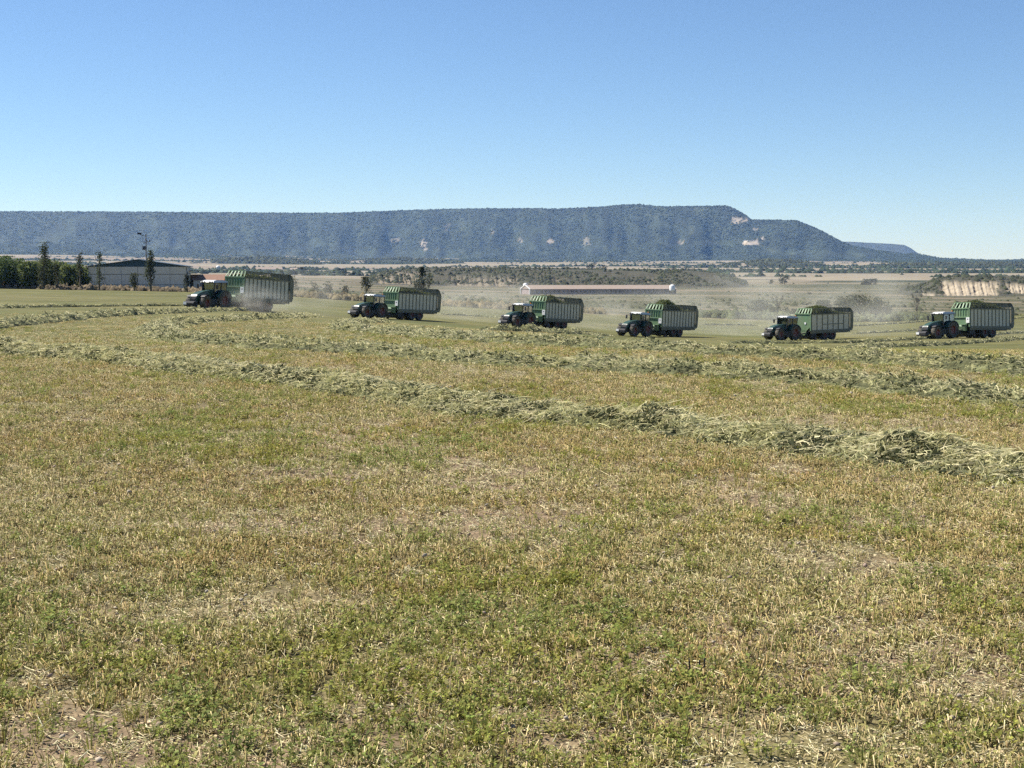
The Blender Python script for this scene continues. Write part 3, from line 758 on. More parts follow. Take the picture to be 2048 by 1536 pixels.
def utility_pole():
    p = at(295, 384); root = empty('utility_pole', p); tag(root, 'utility pole with crossarm, lamp and transformer behind the barn', 'pole')
    H = 13.6
    MB().tube([(0, 0, -.5), (0, 0, H)], [.22, .13], 8).build('mast', M['pole'], root)
    MB().beam((-.9, 0, H - 2.0), (1.0, 0, H - 1.9), .14).build('crossarm', M['pole'], root)
    MB().beam((0, 0, H - .5), (-1.6, 0, H - .1), .10).build('lamp_arm', M['pole'], root)
    MB().box(-2.1, -1.2, -.25, .25, H - .12, H + .32).build('lamp_head', M['black'], root)
    MB().tube([(-.52, -.1, H - 3.9), (-.52, -.1, H - 3.0)], .40, 10).build('transformer', M['black'], root)
    for x in (-.8, .25, .9):
        MB().tube([(x, 0, H - 1.85), (x, 0, H - 1.4)], .07, 6).build('insulator', M['lamp'], root)
utility_pole()

# ------------------------------------------------------------------ tractor
def wheel(root, c, R, W, rimR, side):
    hw = W / 2
    holder = MB().lathe([(rimR, -hw * .85), (R * .80, -hw), (R * .93, -hw * .98), (R * .975, -hw * .7), (R * .985, 0), (R * .975, hw * .7), (R * .93, hw * .98), (R * .80, hw), (rimR, hw * .85)], c, 28).build('wheel', M['rubber'], root, True)
    lug = MB(); n = 20
    for k in range(n):
        for s in (-1, 1):
            a0 = 2 * math.pi * (k + (.5 if s > 0 else 0)) / n
            pts = []
            for yy, da in ((0.02, 0), (hw * .98, .20)):
                for rr in (R * .955, R * 1.015):
                    for dw in (-.028, .028):
                        a = a0 + da + dw; pts.append((c[0] + rr * math.cos(a), c[1] + s * yy, c[2] + rr * math.sin(a)))
            f = [(0,1,3,2),(4,6,7,5),(0,4,5,1),(2,3,7,6),(0,2,6,4),(1,5,7,3)]
            lug.add(pts, f)
    lug.build('tread', M['rubber'], holder)
    o = side
    MB().lathe([(rimR * 1.02, -hw * .8), (rimR * 1.05, hw * .86 * 1), (rimR * .92, hw * .80), (rimR * .80, hw * .30), (rimR * .30, hw * .25), (.09, hw * .45), (.01, hw * .45), (.01, -hw * .3), (rimR * .8, -hw * .4)] if o > 0 else
               [(rimR * 1.02, hw * .8), (rimR * 1.05, -hw * .86), (rimR * .92, -hw * .80), (rimR * .80, -hw * .30), (rimR * .30, -hw * .25), (.09, -hw * .45), (.01, -hw * .45), (.01, hw * .3), (rimR * .8, hw * .4)], c, 24).build('rim', M['rim'], holder, True)
def arc(c, R, a0, a1, n=9):
    return [(c[0] + R * math.cos(math.radians(a0 + (a1 - a0) * i / n)), c[1] + R * math.sin(math.radians(a0 + (a1 - a0) * i / n))) for i in range(n + 1)]
def make_tractor():
    t = empty('tractor')
    g, dk = M['tgreen'], M['tdark']
    MB().prof([(-.55,.75),(-.55,1.35),(.6,1.45),(3.9,1.25),(4.05,.95),(3.6,.72),(.4,.6)], -.32, .32).build('chassis', dk, t)
    b = MB().prof([(1.25,1.15),(1.25,2.22),(1.7,2.22),(2.5,2.13),(3.3,1.95),(3.8,1.74),(4.0,1.5),(4.06,1.2),(3.95,1.02),(2.4,1.1)], -.52, .52, [0,.10,.10,.10,.12,.14,.10,.05,.02,0]).build('bonnet', g, t, True)
    MB().prof([(3.86,1.1),(3.9,1.62),(4.02,1.5),(4.085,1.2),(4.0,1.06)], -.34, .34).build('grille', M['black'], b)
    for s in (-1, 1):
        MB().box(3.86, 4.07, s * .36 - .10, s * .36 + .10, 1.30, 1.46).build('headlight', M['lamp'], b)
        MB().prof([(2.2,1.35),(2.25,1.78),(3.35,1.66),(3.55,1.35)], s * .535 - .02, s * .535 + .02).build('side_grille', M['black'], b)
    # cab
    cab = MB().prof([(-.55,1.2),(-.62,1.75),(.15,1.78),(.3,1.5),(1.32,1.42),(1.32,1.15)], -.86, .86).box(-.6, 1.3, -.8, .8, 1.12, 1.2).build('cab', g, t)
    roof = MB().prof([(-.88,3.1),(-.9,3.2),(-.6,3.36),(.9,3.38),(1.5,3.27),(1.62,3.14),(1.55,3.08)], -.95, .95, [.0,.02,.16,.16,.1,.02,0]).build('cab_roof', M['troof'], t, True)
    MB().prof([(-.86,3.02),(-.86,3.09),(1.56,3.07),(1.54,3.0)], -.93, .93).build('roof_lining', dk, roof)
    for s in (-1, 1):
        for i in range(2):
            MB().box(1.50, 1.66, s * (.38 + .34 * i) - .10, s * (.38 + .34 * i) + .10, 3.10, 3.21).build('work_light', M['lamp'], roof)
    MB().tube([(-.5, .78, 3.34), (-.5, .78, 3.52)], .075, 8).build('beacon', M['orange'], roof)
    for s in (-1, 1):
        y = s * .80; yt = s * .86
        MB().beam((1.33, y, 1.4), (1.42, yt, 3.05), .09).build('cab_pillar', M['black'], t)
        MB().beam((.28, s * .88, 1.5), (.22, s * .90, 3.05), .09).build('cab_pillar', M['black'], t)
        MB().beam((-.66, y, 1.7), (-.78, yt, 3.05), .10).build('cab_pillar', M['black'], t)
        MB().prof([(.31,1.52),(1.30,1.46),(1.38,3.0),(.26,3.0)], s * .875 - .008, s * .875 + .008).build('side_window', M['glass'], t)
        MB().prof([(-.63,1.78),(.20,1.8),(.18,3.0),(-.74,3.0)], s * .875 - .008, s * .875 + .008).build('side_window', M['glass'], t)
        # mirror
        ar = MB().tube([(1.38, s * .88, 2.85), (1.52, s * 1.18, 2.9), (1.54, s * 1.34, 2.88)], .025, 6).build('mirror_arm', M['black'], t)
        MB().box(1.50, 1.60, s * 1.38 - .12, s * 1.38 + .12, 2.38, 2.88).build('mirror', M['black'], ar)
        # rear mudguard
        a = arc((0, 1.05), 1.20, 20, 160); ai = arc((0, 1.05), 1.12, 160, 20)
        MB().prof(a + ai, s * 1.02 - .36, s * 1.02 + .36).build('rear_mudguard', g, t)
        MB().prof([(-.75,1.3),(-.7,1.95),(.0,2.2),(.62,2.0),(.9,1.4),(.6,1.2)], s * .72 - .08, s * .72 + .08).build('inner_guard', g, t)
        a = arc((3.05, .8), .92, 50, 165); ai = arc((3.05, .8), .88, 165, 50)
        MB().prof(a + ai, s * 1.0 - .27, s * 1.0 + .27).build('front_mudguard', M['black'], t)
        MB().prof([(.95,.55),(.9,1.15),(1.15,1.25),(2.05,1.2),(2.1,.7),(1.9,.52)], s * .86 - .26, s * .86 + .26).build('fuel_tank', dk, t)
        wheel(t, (0, s * 1.02, 1.05), 1.05, .70, .54, s)
        wheel(t, (3.05, s * 1.0, .80), .80, .58, .42, s)
        MB().tube([(0, s * .3, 1.05), (0, s * .72, 1.05)], .2, 8).build('axle', dk, t)
        MB().tube([(3.05, s * .25, .8), (3.05, s * .75, .8)], .14, 8).build('axle', dk, t)
    for i in range(3):
        MB().box(1.12, 1.55, 1.12, 1.32, .45 + .3 * i, .49 + .3 * i).build('step', dk, t)
    MB().add([(1.335,-.78,1.45),(1.335,.78,1.45),(1.43,.84,3.0),(1.43,-.84,3.0),(1.35,-.78,1.45),(1.35,.78,1.45),(1.445,.84,3.0),(1.445,-.84,3.0)],
             [(3,2,1,0),(4,5,6,7),(0,1,5,4),(1,2,6,5),(2,3,7,6),(3,0,4,7)]).build('windscreen', M['glass'], t)
    MB().add([(-.67,-.76,1.75),(-.67,.76,1.75),(-.79,.83,3.0),(-.79,-.83,3.0),(-.655,-.76,1.75),(-.655,.76,1.75),(-.775,.83,3.0),(-.775,-.83,3.0)],
             [(0,1,2,3),(7,6,5,4),(4,5,1,0),(5,6,2,1),(6,7,3,2),(7,4,0,3)]).build('rear_window', M['glass'], t)
    MB().prof([(-.35,1.2),(-.38,1.95),(-.5,2.55),(-.38,2.58),(-.22,2.05),(.3,1.98),(.32,1.85),(-.05,1.8),(-.05,1.2)], -.27, .27).build('seat', M['seat'], t)
    st = MB().tube([(1.05, 0, 1.4), (.82, 0, 2.1)], .05, 6).build('steering_column', M['seat'], t)
    pts = [(.80 + .07 * math.sin(a), .2 * math.cos(a), 2.13 + .19 * math.sin(a)) for a in np.linspace(0, 2 * math.pi, 15)]
    MB().tube(pts, .018, 5).build('steering_wheel', M['seat'], st)
    MB().tube([(1.52, -.74, 1.75), (1.52, -.74, 2.55), (1.52, -.74, 3.15), (1.46, -.80, 3.3)], [.10, .10, .07, .06], 10).build('exhaust', M['black'], t)
    w = MB().prof([(4.05,.6),(4.05,.95),(4.35,1.02),(4.75,.98),(4.86,.8),(4.82,.52),(4.4,.45)], -.72, .72).build('front_weight', M['seat'], t)
    MB().box(4.845, 4.875, -.70, -.26, .64, .92).build('plate', M['plate'], w)
    MB().beam((4.0, -.45, .8), (4.3, -.5, .8), .12).beam((4.0, .45, .8), (4.3, .5, .8), .12).build('front_linkage', dk, t)
    MB().beam((-.5, -.4, .75), (-1.0, -.4, .62), .09).beam((-.5, .4, .75), (-1.0, .4, .62), .09).beam((-.4, 0, .8), (-.95, 0, .62), .14).build('rear_linkage', dk, t)
    return t
def make_driver():
    me = bpy.data.meshes.new('person')
    V = [(0,0,0),(0,0,.22),(0,0,.42),(0,0,.52),(.02,0,.60),(.03,0,.70),          # 0 pelvis..5 head
         (.01,.19,.44),(.12,.23,.20),(.40,.17,.26),(.01,-.19,.44),(.12,-.23,.20),(.40,-.17,.26),  # arms
         (.06,.10,-.01),(.46,.12,.02),(.50,.12,-.42),(.62,.12,-.46),(.06,-.10,-.01),(.46,-.12,.02),(.50,-.12,-.42),(.62,-.12,-.46),
         (.46,.17,.275),(.46,-.17,.275)]
    E = [(0,1),(1,2),(2,3),(3,4),(4,5),(2,6),(6,7),(7,8),(2,9),(9,10),(10,11),(0,12),(12,13),(13,14),(14,15),(0,16),(16,17),(17,18),(18,19),(8,20),(11,21)]
    R = [.14,.14,.15,.055,.085,.095,.06,.05,.035,.06,.05,.035,.09,.07,.05,.04,.09,.07,.05,.04,.038,.038]
    for hnd, s in ((20, 1), (21, -1)):
        x, y, z = V[hnd]
        for k in range(4):
            a = len(V); V += [(x + .045, y + s * (.025 - .017 * k), z + .02), (x + .06, y + s * (.025 - .017 * k), z - .015)]; R += [.010, .008]; E += [(hnd, a), (a, a + 1)]
        a = len(V); V += [(x + .01, y - s * .045, z + .015), (x + .035, y - s * .05, z + .0)]; R += [.011, .009]; E += [(hnd, a), (a, a + 1)]
    me.from_pydata(V, E, []); o = bpy.data.objects.new('person', me); COL.objects.link(o)
    sk = o.modifiers.new('skin', 'SKIN'); 
    for i, r_ in enumerate(R): me.skin_vertices[0].data[i].radius = (r_, r_)
    me.skin_vertices[0].data[0].use_root = True
    sb = o.modifiers.new('smooth', 'SUBSURF'); sb.levels = sb.render_levels = 1
    me.materials.append(M['shirt'])
    h = MB(); n = 10
    vs = []; fs = []
    for k in range(n):
        a = 2 * math.pi * k / n
        for zz, q in ((.62, .098), (.68, .106), (.74, .10), (.79, .075), (.81, .02)): vs.append((.015 + q * math.cos(a) - (.03 if zz < .7 else 0), q * math.sin(a) * .9, zz))
    for k in range(n):
        k2 = (k + 1) % n
        for i in range(4): fs.append((k * 5 + i, k2 * 5 + i, k2 * 5 + i + 1, k * 5 + i + 1))
    h.add(vs, fs).build('hair', M['hair'], o)
    f = MB(); f.tube([(.095, 0, .58), (.105, 0, .70)], .068, 8).tube([(.16, 0, .66), (.185, 0, .635)], .016, 5); f.build('face', M['skin'], o)
    return o

# ------------------------------------------------------------------ loader wagon
def make_wagon(plain_front=False):
    w = empty('loader_wagon')
    F0, L = -1.95, 8.4; B = F0 - L            # body front and rear
    G, P, D, G2 = M['wgreen'], M['wpanel'], M['wdark'], M['wgreen2']
    zb, zs, ztop = 1.22, 3.30, 4.02
    MB().box(B + .3, F0, -.55, -.40, .82, 1.12).box(B + .3, F0, .40, .55, .82, 1.12).build('chassis', M['tdark'], w)
    MB().box(B + .05, F0 + .0, -1.2, 1.2, 1.13, 1.24).build('floor', M['tdark'], w)
    MB().beam((0, 0, .62), (F0 - .1, .38, .95), .16, .2).beam((0, 0, .62), (F0 - .1, -.38, .95), .16, .2).beam((.12, 0, .62), (-.2, 0, .62), .16).build('drawbar', D, w)
    n = 7 if plain_front else 11; step = (L - .9) / n
    for s in (-1, 1):
        y0, y1 = (1.19, 1.24) if s > 0 else (-1.24, -1.19)
        for k in range(n):
            a = F0 - .12 - step * k
            MB().box(a - step + .05, a - .05, y0, y1, zb + .10, zs - .06).build('side_panel', P, w)
        for k in range(n + 1):
            a = F0 - .12 - step * k
            yy = (1.18, 1.30) if s > 0 else (-1.30, -1.18)
            MB().box(a - .05, a + .05, yy[0], yy[1], zb + .1, zs - .06).build('rib', D, w)
        yy = (1.17, 1.31) if s > 0 else (-1.31, -1.17)
        MB().box(B + .55, F0 - .02, yy[0], yy[1], zs - .06, zs + .06).build('side_rail', D, w)
        MB().box(B + .55, F0 - .02, yy[0], yy[1], zb - .16, zb + .10).build('lower_rail', D, w)
        if plain_front:
            MB().box(F0 - .12 - step * 6, F0 - .12 - step * 2, y0 - .02, y1 + .04, 1.98, 2.06).build('side_bar', D, w)
        # slanted netting frame above the side wall
        m = MB(); k = 0; x = F0 - .55
        while x > B + .75:
            m.beam((x, s * 1.24, zs + .05), (x, s * 1.02, ztop - .06), .05); x -= .62
        for q in range(4):
            t = (q + .6) / 4.2; m.beam((F0 - .45, s * (1.24 - .22 * t), zs + .05 + (ztop - zs - .1) * t), (B + .75, s * (1.24 - .22 * t), zs + .05 + (ztop - zs - .1) * t), .045)
        m.build('side_netting', D, w)
        MB().beam((F0 - .42, s * 1.02, ztop - .03), (B + .7, s * 1.02, ztop - .03), .09).build('top_rail', D, w)
        MB().box(B + .52, F0 - .0, s * 1.24 - .02, s * 1.24 + .02, .90, 1.06).build('side_skirt', D, w)
    # front wall
    if plain_front:
        m = MB(); V8 = []
        for x in (F0 - .08, F0):
            V8 += [(x, -1.18, zs), (x, 1.18, zs), (x, 1.18, 1.75), (x, .55, 1.25), (x, .42, .72), (x, -.42, .72), (x, -.55, 1.25), (x, -1.18, 1.75)]
        m.add(V8, [tuple(range(7, -1, -1)), tuple(range(8, 16))] + [(i, (i + 1) % 8, 8 + (i + 1) % 8, 8 + i) for i in range(8)]); m.build('front_panel', G, w)
        edge = [(F0 + .02, 1.15, 1.75), (F0 + .02, .53, 1.25), (F0 + .02, .40, .72), (F0 + .02, -.40, .72), (F0 + .02, -.53, 1.25), (F0 + .02, -1.15, 1.75)]
        for i in range(5): MB().beam(edge[i], edge[i + 1], .09).build('front_edge', G2, w)
    else:
        MB().box(F0 - .08, F0, -1.2, 1.2, 2.42, zs).build('front_panel', G, w)
        for k in range(7):
            y = -1.05 + 2.1 * k / 6
            MB().box(F0, F0 + .05, y - .035, y + .035, 2.45, zs - .03).build('front_rib', G, w)
        MB().box(F0 - .06, F0 + .10, -1.26, 1.26, 2.30, 2.42).build('front_band', G2, w)
        MB().add([(F0-.08,-1.15,2.30),(F0-.08,1.15,2.30),(F0-.08,.80,1.45),(F0-.08,-.80,1.45),(F0+.0,-1.15,2.30),(F0+.0,1.15,2.30),(F0+.0,.80,1.45),(F0+.0,-.80,1.45)],
                 [(0,1,2,3),(7,6,5,4),(4,5,1,0),(5,6,2,1),(6,7,3,2),(7,4,0,3)]).build('lower_front_panel', G, w)
        MB().prof([(F0-.1,.80),(F0-.1,1.48),(F0+.26,1.48),(F0+.34,1.30),(F0+.2,.80)], -.55, .85).build('gearbox_cover', G2, w)
        MB().box(F0 + .0, F0 + .42, .30, .98, 1.48, 1.54).build('front_shelf', G2, w)
    for s in (-1, 1):
        MB().box(F0 - .10, F0 + .06, s * 1.21 - .06, s * 1.21 + .06, 1.25, zs + .02).build('corner_post', G2, w)
    # header grid, leaning back
    hd = MB().beam((F0 + .02, -1.26, zs + .06), (F0 + .02, 1.26, zs + .06), .12).beam((F0 - .42, -1.05, ztop), (F0 - .42, 1.05, ztop), .10).build('header_frame', G2, w)
    for k in range(6):
        y = -1.2 + 2.4 * k / 5; y2 = y * .86
        MB().beam((F0 + .02, y, zs + .05), (F0 - .42, y2, ztop), .13 if k in (0, 5) else .17, .05).build('header_slat', G2, hd)
    if plain_front: sg = MB().box(F0 + .02, F0 + .05, .25, .50, 2.05, 2.30).build('sign_plate', M['plate'], w)
    else: sg = MB().box(F0 + .10, F0 + .14, .86, 1.30, 1.70, 2.32).build('sign_plate', M['plate'], w)
    if not plain_front: MB().box(F0 + .14, F0 + .146, 1.00, 1.15, 2.06, 2.18).build('sign_mark', M['mark'], sg)
    # tailgate with chamfered top
    MB().prof([(B+.5,zb-.14),(B+.5,ztop+.02),(B+.72,ztop+.02),(B+.30,ztop-.12),(B-.12,zs+.05),(B-.16,zs-.3),(B-.10,1.5),(B+.02,1.2),(B+.2,zb-.14)], -1.26, 1.26).build('tailgate', D, w)
    for y in (-.8, 0, .8):
        MB().beam((B - .18, y, 1.45), (B - .22, y, 3.2), .08).build('tailgate_rib', D, w)
    # pick-up and wheels
    MB().lathe([(.34, -.95), (.34, .95), (.05, .97), (.05, -.97)], (F0 - .75, 0, .50), 14).build('pickup_drum', M['tdark'], w)
    for s in (-1, 1):
        MB().prof([(F0-.2,.95),(F0-.3,.35),(F0-1.2,.30),(F0-1.3,.95)], s * 1.02 - .05, s * 1.02 + .05).build('pickup_side', M['tdark'], w)
        wheel(w, (F0 - .95, s * 1.16, .26), .26, .18, .12, s)
        for x in (F0 - 2.95, F0 - 4.45):
            wheel(w, (x, s * .98, .64), .64, .52, .30, s)
    for x in (F0 - 2.95, F0 - 4.45):
        MB().tube([(x, -.75, .64), (x, .75, .64)], .09, 8).build('axle', M['tdark'], w)
    MB().box(F0 - 5.3, F0 - 2.1, -.62, -.5, .70, .95).box(F0 - 5.3, F0 - 2.1, .5, .62, .70, .95).build('bogie_beam', M['tdark'], w)
    return w
def hay_load(seed, peak, x_front, x_rear, spread):
    """heap of chopped alfalfa in the wagon, local coordinates of the wagon"""
    r = np.random.default_rng(seed); nx, ny = 46, 22
    X = np.linspace(x_front, x_rear, nx); Y = np.linspace(-1.0, 1.0, ny); A, B_ = np.meshgrid(X, Y, indexing='ij')
    t = (A - x_front) / (x_rear - x_front)
    bell = np.exp(-((t - .32) / spread) ** 2)
    top = 3.25 + (peak - 3.25) * bell * (1 - .55 * np.abs(B_) ** 2.5) + (fbm(A * 1.6, B_ * 1.6, seed, 3) - .5) * .45
    top = np.where(np.abs(B_) > .96, np.minimum(top, 3.5), top)
    V = np.stack([A, B_, top], -1).reshape(-1, 3)
    i = np.arange(nx - 1)[:, None] * ny; j = np.arange(ny - 1)[None]
    F = np.stack([i + j, i + j + 1, i + ny + j + 1, i + ny + j], -1).reshape(-1, 4)
    # skirt down to the floor so that the heap has a body
    ring = np.r_[np.arange(ny), np.arange(1, nx) * ny + ny - 1, (nx - 1) * ny + np.arange(ny - 2, -1, -1), np.arange(nx - 2, 0, -1) * ny]
    Vb = V[ring].copy(); Vb[:, 2] = 1.26; b0 = len(V); m = len(ring)
    S = np.stack([ring, np.roll(ring, -1), b0 + (np.arange(m) + 1) % m, b0 + np.arange(m)], -1)
    C = np.array([.075, .095, .035])[None] * (.6 + .8 * r.random((len(V) + m, 1)))
    k = r.integers(0, len(V), 2600); Pp = V[k] + r.normal(0, .06, (2600, 3)); Pp[:, 1] = np.clip(Pp[:, 1], -1.0, 1.0)
    c = np.array([.12, .14, .055])[None] * (.5 + 1.0 * r.random((2600, 1)))
    LV, LF, LC = leaf_cloud(Pp, np.full(2600, .09), c, r, 1.6)
    me = mesh_np('hay_load', np.r_[V, Vb], [F, S], M['mound'], C)
    return me, mesh_np('loose_hay', LV, LF, M['hay'], LC)

TR = make_tractor(); WG = make_wagon(); WG2 = make_wagon(True); DR = make_driver()
_k = {}
for o in list(scn.objects):
    if o.parent is not None: _k.setdefault(o.parent.name, []).append(o)
ALLKIDS.update(_k)
def frame(px, py, hx, hy, a, b):
    """matrix standing on the ground at (px,py), heading (hx,hy); a, b = contact points ahead / behind"""
    za, zb_ = z1(px + hx * a, py + hy * a), z1(px + hx * b, py + hy * b)
    f = Vector((hx * (a - b), hy * (a - b), za - zb_)).normalized()
    l = Vector((-hy, hx, 0)); zl, zr = z1(px + l.x, py + l.y), z1(px - l.x, py - l.y)
    l = Vector((l.x * 2, l.y * 2, zl - zr)).normalized(); up = f.cross(l).normalized(); l = up.cross(f)
    z0 = za + (zb_ - za) * a / (a - b)
    m = Matrix.Identity(4); m.col[0][:3] = f; m.col[1][:3] = l; m.col[2][:3] = up; m.col[3][:3] = (px, py, z0)
    return m
# photo column of the wagon's near front corner, depth, apparent heading, load peak, load spread
RIGS = [
 (487, 167, 52, 3.62, .55), (795, 201, 50, 3.85, .45), (1089, 201, 55, 4.05, .28),
 (1322, 201, 57, 4.55, .30), (1622, 203, 51, 4.25, .38), (1940, 184, 54, 4.12, .60)]
R_LAB = ['leftmost', 'second from the left', 'third from the left', 'third from the right', 'second from the right', 'rightmost']
T_EX = ['dark green tractor with red rims in front of the barn, the leftmost tractor', 'dark green tractor with mirror and white front plate, second tractor from the left', 'dark green tractor half hidden behind a hay windrow, third tractor from the left',
        'dark green tractor with a sunlit pale bonnet, third tractor from the right', 'dark green tractor with a pale roof and tall rear wheels, second tractor from the right', 'dark green tractor with white plate at the far right, the rightmost tractor']
W_EX = ['loader wagon with pale ribbed sides and green header trailing dust, the leftmost wagon', 'loader wagon with pale ribbed sides and dark full load, second wagon from the left', 'loader wagon with see-through rear netting, third wagon from the left',
        'loader wagon with a high heap of hay, third wagon from the right', 'loader wagon with a plain green front narrowing downward, second wagon from the right', 'loader wagon with a long full load at the far right, the rightmost wagon']
RIG_POS = []; WS, TS = 1.05, .94
for i, (u, d, th, pk, sp) in enumerate(RIGS):
    b = bear(u); e = Vector((math.sin(b), math.cos(b))); rr = Vector((math.cos(b), -math.sin(b))); th = math.radians(th)
    h = -rr * math.cos(th) - e * math.sin(th); l = Vector((-h.y, h.x))
    pc = Vector(((u - 1024) / F_PX * d, d)); o = pc + h * (1.95 * WS) - l * (1.25 * WS)
    wg = WG if i == 0 else WG2 if i == 4 else copy_tree(WG); tr = TR if i == 0 else copy_tree(TR); dr = DR if i == 0 else copy_tree(DR)
    mw = frame(o.x, o.y, h.x, h.y, -4.9 * WS, -6.4 * WS) @ Matrix.Scale(WS, 4); wg.matrix_world = mw
    t0 = o + h * .92; mt = frame(t0.x, t0.y, h.x, h.y, 3.05 * TS, 0.0) @ Matrix.Scale(TS, 4); tr.matrix_world = mt
    dr.matrix_world = mt @ Matrix.Translation((.02, 0, 2.02))
    tag(wg, W_EX[i], 'wagon', 'hay loader wagons crossing the field'); tag(tr, T_EX[i], 'tractor', 'green tractors crossing the field')
    tag(dr, f'person in a blue shirt driving the {R_LAB[i]} tractor', 'person', 'tractor drivers')
    me, lo = hay_load(300 + i, pk, -2.4, -9.05 if i != 2 else -8.0, sp)
    hl = link('hay_load', me); hl.matrix_world = mw
    tag(hl, f'heap of green hay riding in the {R_LAB[i]} wagon', 'hay', 'hay heaps in the wagons')
    tag(link('loose_hay', lo, hl), kind='stuff')
    RIG_POS.append((o, h, mw))

# ------------------------------------------------------------------ hay windrows
W_SPEC = {  # half width, height, strands per metre, leaves per metre, label
 'near': (0.6, 0.155, 1250, 1900, 'thick nearest windrow of cut hay running across the foreground'),
 'second': (0.62, 0.19, 420, 620, 'second nearest hay windrow, curling back in a loop at its left end'),
 'third': (0.62, 0.19, 330, 480, 'third hay windrow, curling back just below the second tractor'),
 'left_front': (0.55, 0.25, 170, 240, 'hay windrow curving from the left edge to below the first tractor'),
 'left_back': (0.5, 0.25, 90, 130, 'thin straight hay windrow leading from the left edge to the first tractor'),
 'mid': (0.55, 0.27, 110, 150, 'hay windrow lying before the wheels of the third tractor from the left'),
 'right_front': (.6, .30, 80, 110, 'hay windrow just below the second tractor from the right'),
 'right_near': (.6, .30, 90, 120, 'hay windrow rising to the right edge below the rightmost tractor'),
 'right_back': (.6, .30, 70, 90, 'short stretch of windrow right behind the second wagon from the right'),
 'right_far': (.6, .30, 60, 80, 'faint far windrow left of the rightmost tractor cab'),
 'right_high': (.6, .30, 60, 80, 'faintest far windrow, uppermost of those left of the rightmost tractor'),
 'gap_high': (.6, .30, 60, 80, 'upper faint windrow right behind the third wagon from the right'),
 'right_top': (.6, .30, 60, 80, 'faint windrow behind the rightmost wagon at the right edge'),
 'mid_far': (.6, .30, 60, 80, 'faint windrow between the second and third rigs from the left'),
 'gap_far': (.6, .30, 60, 80, 'lower faint windrow between the third and second rigs from the right'),
}
def windrow(nm, seed):
    hw, H, ns, nl, label = W_SPEC[nm]
    r = np.random.default_rng(seed)
    P, s = resample(WORLD_PATHS[nm], .16); P = P + 0
    T = np.gradient(P, axis=0); T /= np.linalg.norm(T, axis=1, keepdims=True) + 1e-9; Nn = np.stack([-T[:, 1], T[:, 0]], 1)
    wob = (fbm(s * .35, s * 0, seed, 3) - .5) * .7; P = P + Nn * wob[:, None]
    root = empty('hay_windrow', (P[0, 0], P[0, 1], 0)); tag(root, label, 'windrow', 'hay windrows on the mown field'); org = np.array([P[0, 0], P[0, 1], 0])
    m = 15; cs = np.linspace(-1, 1, m)
    lump = .62 + .76 * fbm(s * 1.2, s * 0 + 3, seed + 1, 3); wid = hw * (.75 + .5 * fbm(s * .6, s * 0 + 7, seed + 2, 2))
    lump = lump * sstep(-.2, 1.8, s) * sstep(-.2, 1.8, s[-1] - s)
    def surf(k, c):
        """height of the heap above ground at path index k, cross position c in -1..1"""
        ss = s[k]; lm = lump[k]
        return H * lm * (1 - np.abs(c) ** 2.2) ** .9 * (.30 + 1.4 * fbm(ss * 3.6, c * 2.4 + 11, seed + 5, 3))
    K = np.arange(len(P)); KK, CC = np.meshgrid(K, cs, indexing='ij')
    hh = surf(KK, CC) - .05
    X = P[KK, 0] + Nn[KK, 0] * CC * wid[KK]; Y = P[KK, 1] + Nn[KK, 1] * CC * wid[KK]; Z = zt(X, Y) + hh
    V = np.stack([X, Y, Z], -1).reshape(-1, 3); n = m
    i = np.arange(len(P) - 1)[:, None] * n; j = np.arange(n - 1)[None]
    F = np.stack([i + j, i + n + j, i + n + j + 1, i + j + 1], -1).reshape(-1, 4)
    C = np.array([.12, .125, .058])[None] * (.4 + .9 * r.random((len(V), 1)))
    link('heap', mesh_np('heap', V - org, F, M['mound'], C), root)
    # strands
    Ltot = s[-1]; step = s[1] - s[0]
    dist_k = np.hypot(P[:, 0], P[:, 1])
    dens = np.interp(dist_k, [10, 14, 30, 60, 120, 220], [1.15, 1.0, .62, .40, .28, .2]); inview = (np.abs(P[:, 0]) < P[:, 1] * .40 + 1)
    dens = dens * inview; cum = np.cumsum(dens); frac = dens.mean()
    def pick(cnt):
        q = r.random(cnt) * cum[-1]; return np.clip(np.searchsorted(cum, q), 0, len(P) - 2)
    cnt = int(ns * Ltot * frac * 1.0)
    k = pick(cnt); c = np.clip(r.normal(0, .46, cnt), -1.15, 1.15); ca = np.clip(np.abs(c), 0, .999) * np.sign(c)
    hgt = np.where(np.abs(c) < 1, surf(k, ca), 0.0)
    dist = dist_k[k]
    al = r.random(cnt) * step
    cx = P[k, 0] + Nn[k, 0] * c * wid[k] + T[k, 0] * al; cyy = P[k, 1] + Nn[k, 1] * c * wid[k] + T[k, 1] * al
    cz = zt(cx, cyy) + hgt * (.55 + .55 * r.random(cnt)) + .015
    far = np.interp(dist, [10, 30, 60, 150], [.95, .95, 1.0, 1.2])
    Ln = (.07 + .27 * r.random(cnt) ** 2.0) * far; wd = np.maximum(.0024 + .0022 * r.random(cnt), dist * .00016 * (.7 + .6 * r.random(cnt)))
    ang = r.normal(0, .95, cnt) + np.where(r.random(cnt) < .25, 1.57, 0); ca_, sa_ = np.cos(ang), np.sin(ang)
    dx = T[k, 0] * ca_ - T[k, 1] * sa_; dy = T[k, 0] * sa_ + T[k, 1] * ca_
    dz = np.abs(r.normal(0, .30, cnt)); up = r.random(cnt) < .15; dz[up] += .5 * r.random(up.sum()) + .15
    D = np.stack([dx, dy, dz], 1); D /= np.linalg.norm(D, axis=1, keepdims=True)
    S_ = np.cross(D, r.normal(0, 1, (cnt, 3))); S_ /= np.linalg.norm(S_, axis=1, keepdims=True) + 1e-9
    bend = r.normal(0, .34, (cnt, 3)); bend[:, 2] = -np.abs(r.normal(0, .30, cnt))
    o0 = np.stack([cx, cyy, cz], 1)
    segs = 4; rows = []
